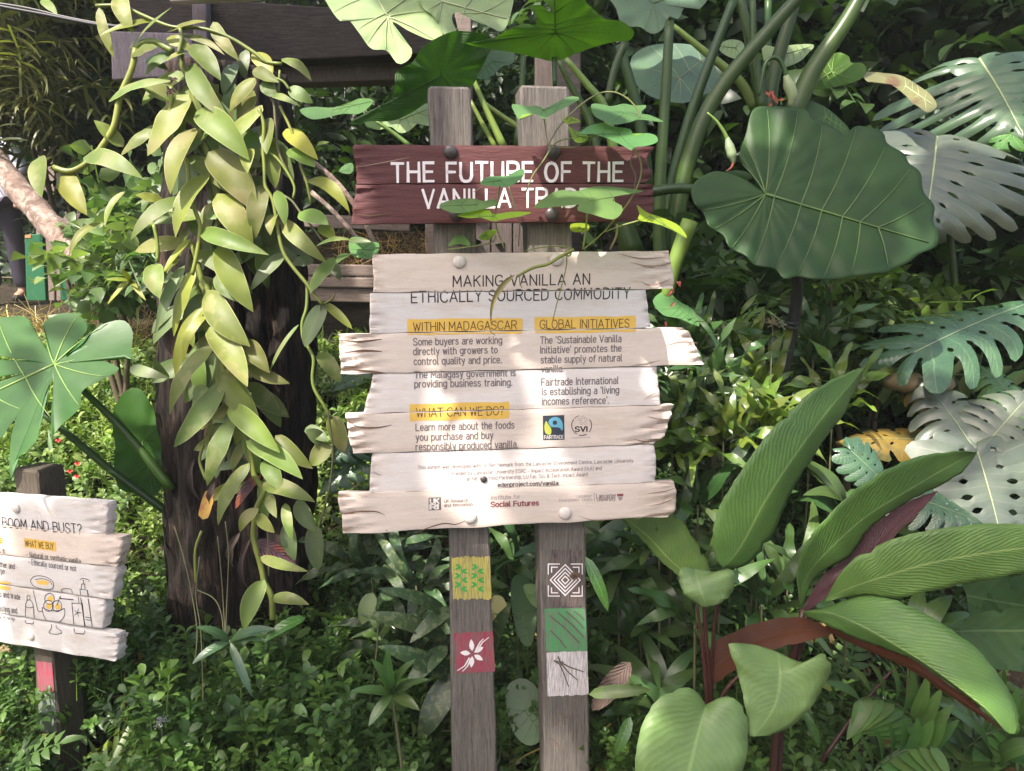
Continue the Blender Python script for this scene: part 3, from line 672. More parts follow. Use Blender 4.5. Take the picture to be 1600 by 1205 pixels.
class Sign:
    """planks on one plane; print is cut at the joints and shared out to the planks"""
    def __init__(s, plane, root): s.pl = plane; s.root = root; s.planks = []; s.ink = {}
    def plank(s, tl, tr, br, bl, left, right, mat, thick=.024, off=0, wear=(.10, .10), carve=.006, seed=0, name='plank', wavyb=0, wavyt=0):
        """corners in photo pixels; left/right: ragged end points between the corners (top to bottom)"""
        rnd = random.Random(seed); U = lambda p: s.pl.uv(p[0], p[1], off)
        Lp = [U(p) for p in [tl]+left+[bl]]; Rp = [U(p) for p in [tr]+right+[br]]; nx, nz = 60, 14
        def edge(pp, t):
            z0, z1 = pp[0][1], pp[-1][1]; a = cat_pts(pp, 24); return a[min(23, int(round(t*23)))]
        ph = [rnd.uniform(0, 6) for _ in range(8)]
        V, Cc, Fc = [], [], []; W = abs(Rp[0][0]-Lp[0][0])
        def rag(t, sd): return .0010*math.sin(t*(5+ph[sd])+ph[sd+1])+.0007*math.sin(t*(11+3*ph[sd+1])+ph[sd])+rnd.uniform(-.0003, .0003)
        for j in range(nz+1):
            t = j/nz; a = edge(Lp, t); b = edge(Rp, t)
            for i in range(nx+1):
                # columns crowd near the ends
                q = i/nx; q = .5-.5*math.cos(math.pi*q) if True else q
                u = a[0]+(b[0]-a[0])*q+rag(t, 0)*(1-q)**8+rag(t, 2)*q**8; z = a[1]+(b[1]-a[1])*q
                z += (1-t)**6*(.0007*math.sin(u*60+ph[4])+wavyt*math.sin(u*33+ph[1]))+t**6*(.0007*math.sin(u*55+ph[5])+wavyb*math.sin(u*27+ph[2]))
                eL = max(0, 1-(u-a[0])/wear[0]); eR = max(0, 1-(b[0]-u)/wear[1]); e = max(eL, eR)
                gr = sum(math.exp(-((t-c)/.055)**2)*k for c, k in ((.12+.1*math.sin(ph[3])+.04*math.sin(u*30), 1), (.5+.15*math.sin(ph[4])+.05*math.sin(u*25+1), .9), (.88+.05*math.sin(u*30+2), 1)))
                dz = carve*e**1.4*(.25+gr)+carve*.4*e*math.sin(t*26+u*60+ph[6])
                rim = .0012*(max(0, 1-t/.06)**2+max(0, 1-(1-t)/.06)**2)+.003*max(0, 1-min(u-a[0], b[0]-u)/.004)**2
                V.append(s.pl.w(u, z, off-max(0, dz)-rim)); Cc.append((min(1, e*1.15*(.3+.8*gr)),)*3)
        m = nx+1; nf = len(V)
        for k in range(nf):
            V.append(V[k]-s.pl.n*(thick-(0))); Cc.append(Cc[k])
        for j in range(nz):
            for i in range(nx):
                a = j*m+i; Fc.append((a, a+m, a+m+1, a+1)); Fc.append((nf+a, nf+a+1, nf+a+m+1, nf+a+m))
        for i in range(nx): Fc.append((i, i+1, nf+i+1, nf+i)); a = nz*m+i; Fc.append((a+1, a, nf+a, nf+a+1))
        for j in range(nz): a = j*m; Fc.append((a+m, a, nf+a, nf+a+m)); b = j*m+nx; Fc.append((b, b+m, nf+b+m, nf+b))
        o = raw(name, V, Fc, mat, s.root, col=Cc); md = o.modifiers.new('edge', 'EDGE_SPLIT'); md.split_angle = R(50)
        def line(p, q, sg):
            dx, dz = q[0]-p[0], q[1]-p[1]; l = math.hypot(dx, dz); a, b = -dz/l*sg, dx/l*sg; return (a, b, -(a*p[0]+b*p[1])-.0009)
        top = line(U(tl), U(tr), -1); bot = line(U(bl), U(br), 1)
        s.planks.append((o, [top, bot], off)); return o
    def put(s, polys, mat, lift=.0005):
        for o, lines, off in s.planks:
            for lay, q in polys:
                c = clip([tuple(p) for p in q], lines)
                if c: s.ink.setdefault((o, mat.name), []).append((c, off+lift+lay*.00004))
    def text(s, txt, p0, p1, cap, mat, wt=.95, jitter=0, taper=0, lift=.0006, space=2.9, gap=GAP):
        polys, Wd = text_polys(txt, wt, jitter, taper, gap, space); a = s.pl.uv(*p0); b = s.pl.uv(*p1); c = s.pl.uv(p0[0], p0[1]-cap)
        sx = (b[0]-a[0])/Wd; sl = (b[1]-a[1])/(b[0]-a[0]); sy = (c[1]-a[1])/7
        s.put([(l, [(a[0]+x*sx, a[1]+y*sy+x*sx*sl) for x, y in q]) for l, q in polys], mat, lift)
    def poly(s, pts, mat, lift=.0003, smooth=False):
        if smooth: pts = [tuple(q) for q in cat_pts(pts, 4*len(pts), closed=True)]
        u = [s.pl.uv(*p) for p in pts]; tri = tessellate_polygon([[Vector((a, b, 0)) for a, b in u]])
        s.put([(0, [u[i] for i in t]) for t in tri], mat, lift)
    def line(s, pts, wpx, mat, lift=.0006, smooth=False, taper=0):
        if smooth: pts = [tuple(q) for q in cat_pts(pts, 5*len(pts))]
        u = [s.pl.uv(*p) for p in pts]; a = s.pl.uv(*pts[0]); b = s.pl.uv(pts[0][0], pts[0][1]+10); w_ = abs(b[1]-a[1])/10*wpx
        s.put([(random.randint(0, 6), q) for q in stroke_quads(u, w_, taper)], mat, lift)
    def done(s):
        for (o, mn), lst in s.ink.items():
            V, Fc = [], []
            for poly, off in lst:
                a = sum(poly[i][0]*poly[(i+1) % len(poly)][1]-poly[(i+1) % len(poly)][0]*poly[i][1] for i in range(len(poly)))
                if a < 0: poly = poly[::-1]
                Fc.append(tuple(range(len(V), len(V)+len(poly)))); V += [s.pl.w(p[0], p[1], off) for p in poly]
            raw('lettering' if 'print' in mn or 'letter' in mn else 'painted_mark', V, Fc, bpy.data.materials[mn], o, smooth=False, kind='stuff' if 'print' in mn or 'letter' in mn else None)
    def bolt(s, px, py, r, mat, off=0, recess=False):
        c = s.pl.uv(px, py); rr = r*(s.pl.w(*c)-CAM).length/F*.98; n = 14; V, Fc = [], []
        prof_ = [(1, 0), (1.0, .14), (.86, .36), (.55, .52), (.2, .58)]
        for a, h in prof_:
            for k in range(n): t = 2*math.pi*k/n; V.append(s.pl.w(c[0]+rr*a*math.cos(t), c[1]+rr*a*math.sin(t), off+h*rr))
        V.append(s.pl.w(c[0], c[1], off+.6*rr))
        for j in range(len(prof_)-1):
            for k in range(n): Fc.append((j*n+k, j*n+(k+1) % n, (j+1)*n+(k+1) % n, (j+1)*n+k))
        for k in range(n): Fc.append(((len(prof_)-1)*n+k, (len(prof_)-1)*n+(k+1) % n, len(V)-1))
        o = raw('bolt', V, Fc, mat, s.root); return o
    def post(s, left, right, mat, off, thick, name='post', side=0):
        """left/right edge pixel polylines top to bottom; box post with chamfers and slight wear"""
        n = 40; a = [s.pl.uv(*p, off) for p in left]; b = [s.pl.uv(*p, off) for p in right]
        def at(pp, z):
            zs = [p[1] for p in pp][::-1]; us = [p[0] for p in pp][::-1]; return float(np.interp(z, zs, us))
        z1 = (a[0][1]+b[0][1])/2; z0 = min(a[-1][1], b[-1][1]); V, Fc = [], []; k8 = []
        for i in range(n+1):
            z = z1+(z0-z1)*i/n; ua, ub = at(a, z), at(b, z); c = .004 if i else .007
            w1 = .0012*math.sin(z*37)+.0008*math.sin(z*91); w2 = .0012*math.sin(z*29+2); dt = .004 if i == 0 else 0
            ring = [(ua+w1, -c), (ua+w1+c, 0), (ub+w2-c, 0), (ub+w2, -c), (ub+w2, -thick+c), (ub+w2-c, -thick), (ua+w1+c, -thick), (ua+w1, -thick+c)]
            if i == 0: ring = [(ua+.006 if k in (0, 1, 6, 7) else ub-.006, min(-.006, max(-thick+.006, r[1]))) for k, r in enumerate(ring)]
            for u, d in ring: V.append(s.pl.w(u, z, off+d))
            if i == 0:
                z_ = z-.006
                ring = [(ua+w1, -c), (ua+w1+c, 0), (ub+w2-c, 0), (ub+w2, -c), (ub+w2, -thick+c), (ub+w2-c, -thick), (ua+w1+c, -thick), (ua+w1, -thick+c)]
                for u, d in ring: V.append(s.pl.w(u, z_, off+d))
        rows = len(V)//8
        for j in range(rows-1):
            for k in range(8): Fc.append((j*8+k, (j+1)*8+k, (j+1)*8+(k+1) % 8, j*8+(k+1) % 8))
        Fc.append(tuple(range(8))); Fc.append(tuple((rows-1)*8+k for k in range(8))[::-1])
        o = raw(name, V, Fc, mat, s.root); md = o.modifiers.new('edge', 'EDGE_SPLIT'); md.split_angle = R(35); return o
# ================================================================== the main sign
pl = Plane(800, 600, 1.80, R(7))
base = P(790, 1330, 1.85); base.z = 0
sign = thing('information_sign', 'tall two-post sign with maroon title boards and seven white planks on making vanilla ethical', 'sign', base)
S = Sign(pl, sign)
PO = -.027
lpost = S.post([(669, 134), (680, 400), (703, 838), (707, 1205), (709, 1345)], [(735, 135), (746, 400), (765, 838), (777, 1205), (781, 1345)], M['post'], PO, .075)
rpost = S.post([(812, 133), (826, 400), (843, 838), (851, 1205), (853, 1345)], [(889, 134), (895, 400), (915, 838), (922, 1205), (924, 1345)], M['post'], PO, .085)
pk = S.plank
t1 = pk((553, 226), (1024, 229), (1013, 285.5), (557, 287), [(551, 238), (556, 262)], [(1012, 250), (1020, 272)], M['maroon'], seed=1, carve=.004, off=.001)
t2 = pk((556, 288.5), (1021, 287), (1021, 345), (548, 350), [(553, 310)], [(1022, 315)], M['maroon'], seed=2, carve=.005, off=.002)
p1 = pk((582, 397.5), (1046, 392), (1053, 451.2), (583, 457.2), [(583, 425)], [(1051, 420), (1054, 440)], M['white_warm'], seed=3, wear=(.03, .16), carve=.004)
p2 = pk((577, 458.6), (1010, 453.2), (1018, 512.2), (577, 520.8), [(578, 490)], [(1014, 485)], M['white_cool'], seed=4, wear=(.05, .02), carve=.005, off=-.002)
p3 = pk((528, 523), (1070, 512.3), (1101, 569.5), (531, 585), [(530, 530), (529, 550), (533, 570)], [(1080, 522), (1090, 545)], M['white_warm'], seed=5, wear=(.13, .04), carve=.011, off=.002, name='plank')
p4 = pk((583, 585), (1027, 572.8), (1033, 632.8), (567, 646), [(577, 610)], [(1030, 600)], M['white'], seed=6, wear=(.035, .03), carve=.005, off=-.001)
p5 = pk((538, 648), (1054, 633.4), (1023, 694.3), (551, 709), [(541, 660), (546, 690)], [(1050, 650), (1040, 680)], M['white_warm'], seed=7, wear=(.08, .12), carve=.010, off=.001)
p6 = pk((582, 709.2), (1023, 695.4), (1025, 753.6), (578, 770.6), [(579, 725), (578, 750)], [(1026, 720)], M['white'], seed=8, wear=(.03, .04), carve=.005, off=-.001)
p7 = pk((527, 773), (1055, 754), (1045, 807), (535, 835), [(529, 790), (533, 805)], [(1058, 775), (1055, 800)], M['white_warm'], seed=9, wear=(.12, .11), carve=.007, off=.002, wavyb=.0016)
Wm = M['white_letter']
S.text('THE FUTURE OF THE', (613, 284), (972, 282.5), 29, Wm, 1.2, .12, .25, space=3.4, gap=1.9)
S.text('VANILLA TRADE', (661, 325), (920, 322.5), 28, Wm, 1.1, .12, .2, space=3.4, gap=1.7)
I = M['ink']; G = M['ink_grey']; B_ = M['brown_ink']; Y = M['yellow']
S.text('MAKING VANILLA AN', (708, 448), (921, 444), 16.5, I, .85, .1, .1, space=3.6, gap=1.8)
S.text('ETHICALLY SOURCED COMMODITY', (643, 473), (984, 466), 17, I, .85, .12, .1, space=3.4, gap=1.7)
def patch(x0, x1, yl0, yr0, yl1, yr1):
    n = 10; t = [(x0+(x1-x0)*k/n, yl0+(yr0-yl0)*k/n+random.uniform(-.8, .8)) for k in range(n+1)]; b = [(x0+(x1-x0)*k/n, yl1+(yr1-yl1)*k/n+random.uniform(-.8, .8)) for k in range(n+1)]
    S.poly([(x0-1, yl0+4)]+t[0:]+[(x1+1, yr0+4), (x1+.5, yr1-4)]+b[::-1]+[(x0-.5, yl1-4)], Y, .0003)
patch(637, 816, 499, 497, 523.5, 521); patch(836, 993, 496, 494, 521, 518); patch(641, 795, 632, 628, 658, 654)
S.text('WITHIN MADAGASCAR', (646, 517.5), (807, 514), 13, B_, .75, space=2.6)
S.text('GLOBAL INITIATIVES', (844, 513.5), (983, 511.5), 13, B_, .75)
S.text('WHAT CAN WE DO?', (651, 651.5), (787, 648), 13, B_, .75)
T_ = [('Some buyers are working', 646, 539.5, 784, 536.5), ('directly with growers to', 646, 554.5, 777, 551.5), ('control quality and price.', 647, 570, 783, 567), ('The Malagasy government is', 648, 591, 805, 587.5),
      ('providing business training.', 648, 605.5, 800, 602.5), ('Learn more about the foods', 650, 673, 803, 669), ('you purchase and buy', 650, 688.5, 770, 685), ('responsibly produced vanilla.', 650, 703.5, 809, 699),
      ("The 'Sustainable Vanilla", 844, 537, 970, 534), ("Initiative' promotes the", 844, 552, 970, 549), ('stable supply of natural', 845, 567.5, 971, 564), ('vanilla.', 846, 582, 880, 581), ('Fairtrade International', 846, 602.5, 966, 599.5),
      ("is establishing a 'living", 847, 617.5, 967, 614.5), ("incomes reference'.", 847, 632.5, 951, 630.5)]
for t, x0, y0, x1, y1 in T_: S.text(t, (x0, y0), (x1, y1), 10.6, G, 1.05)
for t, x0, y0, x1, y1 in [('This exhibit was developed with Dr Ben Neimark from the Lancaster Environment Centre, Lancaster University', 653, 733.5, 989, 722.5), ('Funded by Lancaster University ESRC - Impact Acceleration Award (IAA) and', 707, 742.8, 940, 734.3), ('an N8 Agri-food Partnership, LU Fac. Sci. & Tech. Impact Award', 729, 751.3, 918, 744)]:
    S.text(t, (x0, y0), (x1, y1), 5.6, G, .75)
S.text('edenproject.com/vanilla', (778, 761), (872, 758), 6.6, I, 1.0)
S.poly([(669.5, 777.5), (689, 776.5), (689.3, 796.5), (669.8, 797.5)], G)
S.text('UK', (672.5, 786.5), (685.5, 786), 7.2, M['cream'], 1.7, lift=.0008); S.text('RI', (672.5, 795.3), (684.5, 794.8), 7, M['cream'], 1.7, lift=.0008)
S.text('UK Research', (694, 785.3), (731, 784), 5.2, G, .85); S.text('and Innovation', (694, 791.7), (738, 790), 5.2, G, .85)
S.text('Institute for', (767, 780.5), (812.5, 778.7), 6.4, M['ink_pale'], .9); S.text('Social Futures', (767, 791.7), (841, 789), 7.6, M['ink_red'], 1.5)
S.text('Lancaster', (900, 777.2), (924, 776.5), 4.6, M['ink_pale'], .8); S.text('Environment Centre', (873.5, 783.6), (925, 782), 4.6, M['ink_pale'], .8)
S.line([(928, 769.5), (928.4, 783)], .8, M['ink_pale']); S.text('Lancaster', (931.5, 778), (962, 777), 6.2, G, 1.0); S.text('University', (932.5, 782.8), (961, 781.6), 5, G, 1.0)
S.poly([(964, 771.5), (973.5, 771), (973.6, 775), (964, 775.5)], M['ink_red']); S.poly([(965, 776), (973, 775.7), (971.5, 780.5), (969, 782), (966.5, 780.8)], M['ink_pale'])
# fair trade mark and initiative mark
S.poly([(848, 649.5), (881.5, 648.5), (882, 687), (848.5, 688)], M['logo_navy'])
S.poly([(852, 676), (850.5, 666), (853, 657.5), (856, 662), (861, 670), (861, 677), (858, 679.5)], M['logo_lime'], .0006, True)
S.poly([(857, 658), (861, 653.5), (867, 651.5), (873, 653), (878, 659), (879.5, 667), (878, 673), (875, 669), (870, 667.5), (862, 667), (858, 663)], M['logo_blue'], .0006, True)
S.poly([(866.8+3.6*math.cos(k*.6283), 660.3+3.6*math.sin(k*.6283)) for k in range(10)], M['logo_navy'], .0010)
S.text('FAIRTRADE', (850.3, 685.8), (880, 685), 5.2, M['cream'], 1.2, lift=.0010)
arc = lambda cx, cy, r, a0, a1, n=14: [(cx+r*math.cos(R(a0+(a1-a0)*k/n)), cy+r*math.sin(R(a0+(a1-a0)*k/n))) for k in range(n+1)]
S.line(arc(908.5, 664.5, 15.5, 120, 215), 1.5, G); S.line(arc(908.5, 664.5, 15.5, -35, 40), 1.5, G); S.line(arc(908.5, 664.5, 15.8, 62, 105), 1.6, G); S.line(arc(908.5, 664.5, 15.5, 225, 255), 1, G)
S.text('SVI', (898.7, 674.5), (917, 673.8), 7.6, I, 1.4)
for k in range(5):
    a = R(-90+72*k); S.line(arc(911+5*math.cos(a), 657+5*math.sin(a), 2.2, 0, 330, 8), .6, M['ink_pale'])
S.text('INTERNATIONAL', (894, 685), (923, 684), 2, M['ink_pale'], .9)
for x, y, r in [(704, 238, 11), (864, 238, 11), (713, 335, 11), (862, 335, 11)]: S.bolt(x, y, r, M['bolt_dark'], .002)
for x, y, r in [(717.5, 409, 10.5), (869.5, 406, 10.5), (735, 808.5, 10.5), (883, 802, 10.5)]: S.bolt(x, y, r, M['bolt_white'], .001)
for x, y, r in [(756, 749.5, 5.5), (604, 827.5, 3)]: o = S.bolt(x, y, r, M['bolt_dark'], -.001); o.name = 'screw'
S.done()
# end grain checks: dark cracks at plank ends, thin raised-wood gashes
def crack(o, pts, w0, lift=.0025, mat=None):
    V, Fc = [], []; q = cat_pts(pts, 14)
    for i, (x, y) in enumerate(q):
        ww = w0*math.sin(math.pi*(i+.6)/15)*.5
        for sg in (-1, 1): u, z = pl.uv(x, y+sg*ww); V.append(pl.w(u, z, lift))
    for i in range(13): a = 2*i; Fc.append((a, a+1, a+3, a+2))
    raw('crack', V, Fc, mat or M['crack'], o, smooth=False)
M['crack'] = flat('split_wood', (.15, .09, .06), .9); M['stain'] = flat('weathered_wood', (.30, .215, .17), .9)
for o, w0, pts in [(p3, 3.2, [(532, 531), (560, 534), (597, 530)]), (p3, 3.5, [(534, 552), (565, 548), (597, 549)]), (p3, 3, [(532, 577), (565, 579), (604, 583)]), (p7, 2.2, [(534, 803), (562, 799), (588, 799), (602, 805)]), (p7, 2, [(645, 833), (690, 818), (712, 819), (730, 812)]), (p5, 2.5, [(542, 655), (560, 667), (590, 668), (612, 664)]), (p1, 2, [(965, 396), (1000, 404), (1040, 402)]), (p1, 2, [(985, 410), (1015, 416), (1048, 412)]), (p1, 2.4, [(1000, 440), (1020, 446), (1048, 436)]), (p5, 2, [(990, 686), (1010, 690), (1032, 688)]), (p5, 1.6, [(1010, 650), (1030, 655), (1045, 655)]), (p7, 1.8, [(1010, 771), (1035, 768), (1055, 762)]), (p7, 1.8, [(1015, 790), (1035, 786), (1054, 778)]), (p7, 1.8, [(990, 812), (1015, 805), (1048, 800)]), (p7, 1.5, [(905, 806), (925, 812), (960, 811)]), (p6, 1.4, [(583, 735), (590, 741), (597, 742)]), (p3, 1.4, [(1040, 540), (1065, 534), (1090, 536)]), (p3, 1.6, [(985, 571), (1010, 568), (1030, 563)]), (t2, 2, [(556, 335), (580, 337), (615, 333)]), (t1, 1.6, [(556, 262), (600, 254), (640, 246)]), (p4, 1.4, [(1005, 625), (1018, 617), (1030, 612)])]: crack(o, pts, w0, .0026 if o in (p3, p7, t2) else .0016, M['crack'] if w0 > 1.9 and o is not p1 else M['stain'])
# posts' painted squares
def on_post(post, off):
    q = Sign(pl, post); q.planks = [(post, [], off)]; return q
Lq = on_post(lpost, PO+.0012); Rq = on_post(rpost, PO+.0012)
def pp(sq, pts, mat, lift=.0, smooth=False):
    u = [sq.pl.uv(p[0], p[1], PO) for p in pts]
    tri = tessellate_polygon([[Vector((a, b, 0)) for a, b in u]]); sq.put([(0, [u[i] for i in t]) for t in tri], mat, lift)
def ragged(x0, x1, y0, y1, sl=0, sy=0, amp=1.5, n=26):
    t = [(x0+(x1-x0)*k/n, y0+sy*k/n+random.uniform(-amp, amp)) for k in range(n+1)]; b = [(x0+sl+(x1-x0)*k/n, y1+sy*k/n+random.uniform(-amp, amp)) for k in range(n+1)]
    return t+b[::-1]
pp(Lq, ragged(705, 765, 871, 937, 3, -2, 2.5), M['p_yellow']); pp(Lq, ragged(709, 770, 989, 1052, 3.5, -3, .6), M['p_red'])
pp(Rq, ragged(859, 909, 859, 948, 1, -1, 1), M['p_dark']); pp(Rq, ragged(850.5, 914.5, 950.5, 1018, 3, 0, .7), M['p_green']); pp(Rq, ragged(853.5, 917.5, 1019.5, 1088, 2, -3, .9), M['p_white'])
def pline(sq, pts, w_, mat, lift=.0006, smooth=False, taper=0):
    if smooth: pts = [tuple(q) for q in cat_pts(pts, 5*len(pts))]
    u = [sq.pl.uv(p[0], p[1], PO) for p in pts]; sq.put([(random.randint(0, 6), q) for q in stroke_quads(u, w_*.0015, taper)], mat, lift)
def pleaf(sq, x, y, a, L, W, mat, lift=.0006):
    d = (math.cos(a), math.sin(a)); n = (-d[1], d[0]); pts = []
    for t, s in [(0, 0), (.25, .8), (.5, 1), (.8, .6), (1, 0), (.8, -.6), (.5, -1), (.25, -.8)]: pts.append((x+d[0]*L*t+n[0]*s*W/2, y+d[1]*L*t+n[1]*s*W/2))
    pp(sq, pts, mat, lift)
z2 = lambda x, y: (690+x*.303, 840+y*.303)
for cx in (103, 188):
    pts = [z2(cx-3+4*math.sin(k*2.6), 150+k*23) for k in range(7)]; pline(Lq, pts, 1.3, M['p_leaf'])
    for k, (x, y) in enumerate(pts):
        if k < 6: pleaf(Lq, x, y, R(-25 if k % 2 else 205), 10, 4, M['p_leaf']); pleaf(Lq, x, y, R(20 if k % 2 else 155), 11, 4, M['p_leaf'])
for a, L, W in [(-95, 22, 8), (-30, 20, 7.5), (30, 19, 8), (95, 21, 8), (185, 19, 8)]: pleaf(Lq, 738+3*math.cos(R(a)), 1021+4*math.sin(R(a)), R(a), L*.85, W, M['white_letter'])
for pts in [[(744, 1014), (750, 1003), (755, 998)], [(746, 1015), (754, 1003), (763, 996)], [(733, 1028), (726, 1040), (715, 1047)], [(735, 1030), (730, 1041), (723, 1048)]]: pline(Lq, pts, 2.6, M['white_letter'], taper=.5)
wl = M['white_letter']
cx, cy = 883, 906
for r in (24, 18, 12, 6): pline(Rq, [(cx, cy-r), (cx+r*.97, cy), (cx, cy+r), (cx-r*.97, cy), (cx, cy-r)], 1.9, wl)
for sx in (-1, 1):
    for sy in (-1, 1):
        for k in (0, 5): pline(Rq, [(cx+sx*(26-k)*1.02, cy+sy*(9+k*.6)), (cx+sx*(26-k)*1.02, cy+sy*(25-k)), (cx+sx*(9+k*.6), cy+sy*(25-k))], 1.7, wl)
for a, b in [((860, 962), (905, 1004)), ((872, 957), (912, 995)), ((884, 955), (912, 981)), ((860, 985), (884, 1012)), ((897, 955), (912, 968))]: pline(Rq, [a, ((a[0]+b[0])/2+2, (a[1]+b[1])/2), b], 2.4, M['p_slash'], .0008)
for pts in [[(866, 1032), (874, 1037), (880, 1050), (888, 1072)], [(872, 1026), (876, 1036), (888, 1050), (902, 1062)], [(875, 1034), (890, 1042), (911, 1049)], [(868, 1033), (880, 1034)]]: pline(Rq, pts, 3, M['p_slash'], .0008, taper=.4)
# knot and cracks of the right post
pleaf(Rq, 889, 901, R(-10), 17, 13, M['crack'], .0010); pleaf(Rq, 893, 901, R(-10), 9, 6, M['bolt_dark'], .0014)
for pts in [[(862, 1134), (880, 1122), (902, 1110)], [(872, 1112), (884, 1121), (903, 1119)], [(860, 1152), (872, 1162), (880, 1175)], [(868, 1160), (874, 1172)]]: pline(Rq, pts, 1.6, M['crack'], .0006, taper=.6)
for q in (Lq, Rq):
    for (o, mn), lst in q.ink.items():
        V, Fc = [], []
        for poly, off in lst:
            a = sum(poly[i][0]*poly[(i+1) % len(poly)][1]-poly[(i+1) % len(poly)][0]*poly[i][1] for i in range(len(poly)))
            if a < 0: poly = poly[::-1]
            Fc.append(tuple(range(len(V), len(V)+len(poly)))); V += [pl.w(p[0], p[1], off) for p in poly]
        raw('painted_patch' if mn.endswith('_paint') and 'stroke' not in mn and 'leaf' not in mn else 'painted_mark', V, Fc, bpy.data.materials[mn], o, smooth=False)
# ================================================================== the small sign at the left
pl2 = Plane(100, 900, 1.95, R(-20))
b2 = P(100, 1195, 2.1); b2.z = ground(b2.x, b2.y)
s2 = thing('information_sign', 'lower single-post sign at the left edge with five white planks and an ice cream drawing', 'sign', b2)
Z = Sign(pl2, s2)
z1 = lambda x, y: (x*.2696, 720+y*.2696)
po = Z.post([(20, 738), (51, 1012), (64, 1190), (66, 1230)], [(57, 730), (81, 1012), (97, 1190), (100, 1230)], M['post_dark'], -.029, .085)
k = dict(thick=.026, carve=.006)
Z.plank((-75, 768), (165, 786), (163, 838), (-75, 812), [], [(167, 800)], M['white_cool'], seed=21, wear=(.02, .10), **k)
Z.plank((-75, 814), (190, 840), (181, 886), (-75, 858), [], [(187, 860)], M['white_warm'], seed=22, wear=(.02, .10), off=.001, **k)
Z.plank((-75, 859), (177, 887), (174, 937), (-75, 901), [], [(180, 900), (176, 920)], M['white_cool'], seed=23, wear=(.02, .08), off=-.001, **k)
Z.plank((-75, 903), (160, 938), (158, 983), (-75, 946), [], [(162, 960)], M['white_cool'], seed=24, wear=(.02, .03), off=0, **k)
Z.plank((-75, 948), (181, 992), (179, 1034), (-75, 990), [], [(183, 1010)], M['white_cool'], seed=25, wear=(.02, .06), off=.001, wavyb=.001, **k)
Z.text('N BOOM AND BUST?', (-9, 822), (128, 834.5), 14, I, .75, .08, space=3)
Z.poly([z1(*p) for p in [(143, 447), (326, 470), (329, 526), (145, 500)]], Y, .0003); Z.poly([z1(*p) for p in [(-60, 438), (17, 445), (18, 482), (-60, 473)]], Y, .0003); Z.poly([z1(*p) for p in [(-60, 692), (57, 706), (59, 752), (-60, 738)]], Y, .0003)
Z.text('WHAT WE BUY', (40.5, 853), (85, 858.5), 9, B_, .85); Z.text('S', (0.5, 847.5), (3, 848), 7, B_, .85)
for t, x0, y0, x1, y1 in [('- Natural or synthetic vanilla', 43, 870, 127, 881), ('- Ethically sourced or not', 44.5, 882, 119, 893), ('s in', 0, 863.5, 9, 864.5), ('ther and', 0, 886, 23, 889.5), ('ge', 0, 896, 7, 897), ('p and trade', 0, 932, 32, 937), ('asting and', 0, 954.5, 27, 958.5), ('g of crop', 0, 964.5, 24, 969)]:
    Z.text(t, (x0, y0), (x1, y1), 8.2, I, .8)
def zl(pts, sm=True, w_=1.1, mat=I): Z.line([z1(*p) for p in pts], w_, mat, smooth=sm)
zl([(178, 690), (200, 670), (250, 670), (300, 695), (310, 725), (295, 745), (250, 745), (200, 730), (178, 705), (178, 690)]); zl([(205, 690), (245, 684), (290, 700), (300, 720)])
zl([(190, 735), (205, 800), (222, 870), (245, 872)]); zl([(150, 830), (150, 930), (175, 942), (198, 935), (193, 840), (180, 810), (160, 808), (150, 830)]); zl([(158, 806), (158, 785), (172, 783), (175, 806)]); zl([(148, 845), (170, 852), (192, 848)])
zl([(245, 850), (252, 890), (275, 930), (312, 942), (350, 930), (375, 895), (375, 855)]); zl([(245, 850), (290, 868), (340, 868), (375, 855)])
zl([(300, 942), (302, 965), (287, 995), (320, 1004), (358, 998), (350, 980), (330, 965), (330, 942)])
for cx_, cy_ in [(288, 800), (282, 840), (332, 842)]: zl([(cx_+28*math.cos(k*.63), cy_+32*math.sin(k*.63)) for k in range(11)])
for cx_, cy_ in [(292, 800), (285, 842), (335, 845)]: Z.poly([z1(cx_+18*math.cos(k*.63), cy_+18*math.sin(k*.63)) for k in range(10)], Y, .0004)
Z.poly([z1(*p) for p in [(205, 700), (245, 690), (285, 705), (270, 722), (225, 718)]], Y, .0004)
zl([(462, 745), (505, 750), (535, 960), (530, 975), (495, 972), (462, 745)], False); zl([(470, 742), (472, 715), (490, 715), (492, 745)], False); zl([(462, 690), (480, 682), (510, 690), (520, 700)]); zl([(483, 712), (482, 690)], False); zl([(495, 905), (530, 912)], False); zl([(498, 920), (532, 926)], False)
zl([(418, 825), (478, 828), (495, 990), (488, 1003), (440, 1000), (433, 985), (418, 825)], False); zl([(355, 765), (360, 745), (410, 745), (418, 770)]); zl([(350, 798), (425, 805)], False, 1.6); zl([(330, 838), (352, 782), (350, 798)], False); zl([(430, 785), (455, 790), (458, 822)], False)
for a in range(5): zl([(450+20*math.cos(a*1.25), 880+24*math.sin(a*1.25)), (450, 880)], False, 1.0)
for x, y in [(26, 794), (49, 993)]: Z.bolt(x, y, 6.5, M['bolt_white'], .001)
Z.done()
def post2_patch(pts, mat):
    off = -.029; u = [pl2.uv(p[0], p[1], off) for p in pts]; tri = tessellate_polygon([[Vector((a, b, 0)) for a, b in u]])
    V = [pl2.w(a, b, off+.0012) for a, b in u]; raw('painted_patch', V, [t if True else t for t in tri], mat, po, smooth=False)
post2_patch(ragged(57, 82, 1033, 1079, 3, 2, .8, 10), M['p_red']); post2_patch(ragged(60, 86, 1081, 1143, 3, 2, .8, 10), M ['grey_paint'] if 'grey_paint' in M else flat('grey_green_paint', (.16, .19, .15))); post2_patch(ragged(64, 92, 1146, 1186, 3, 2, 1.5, 10), M['p_yellow'])
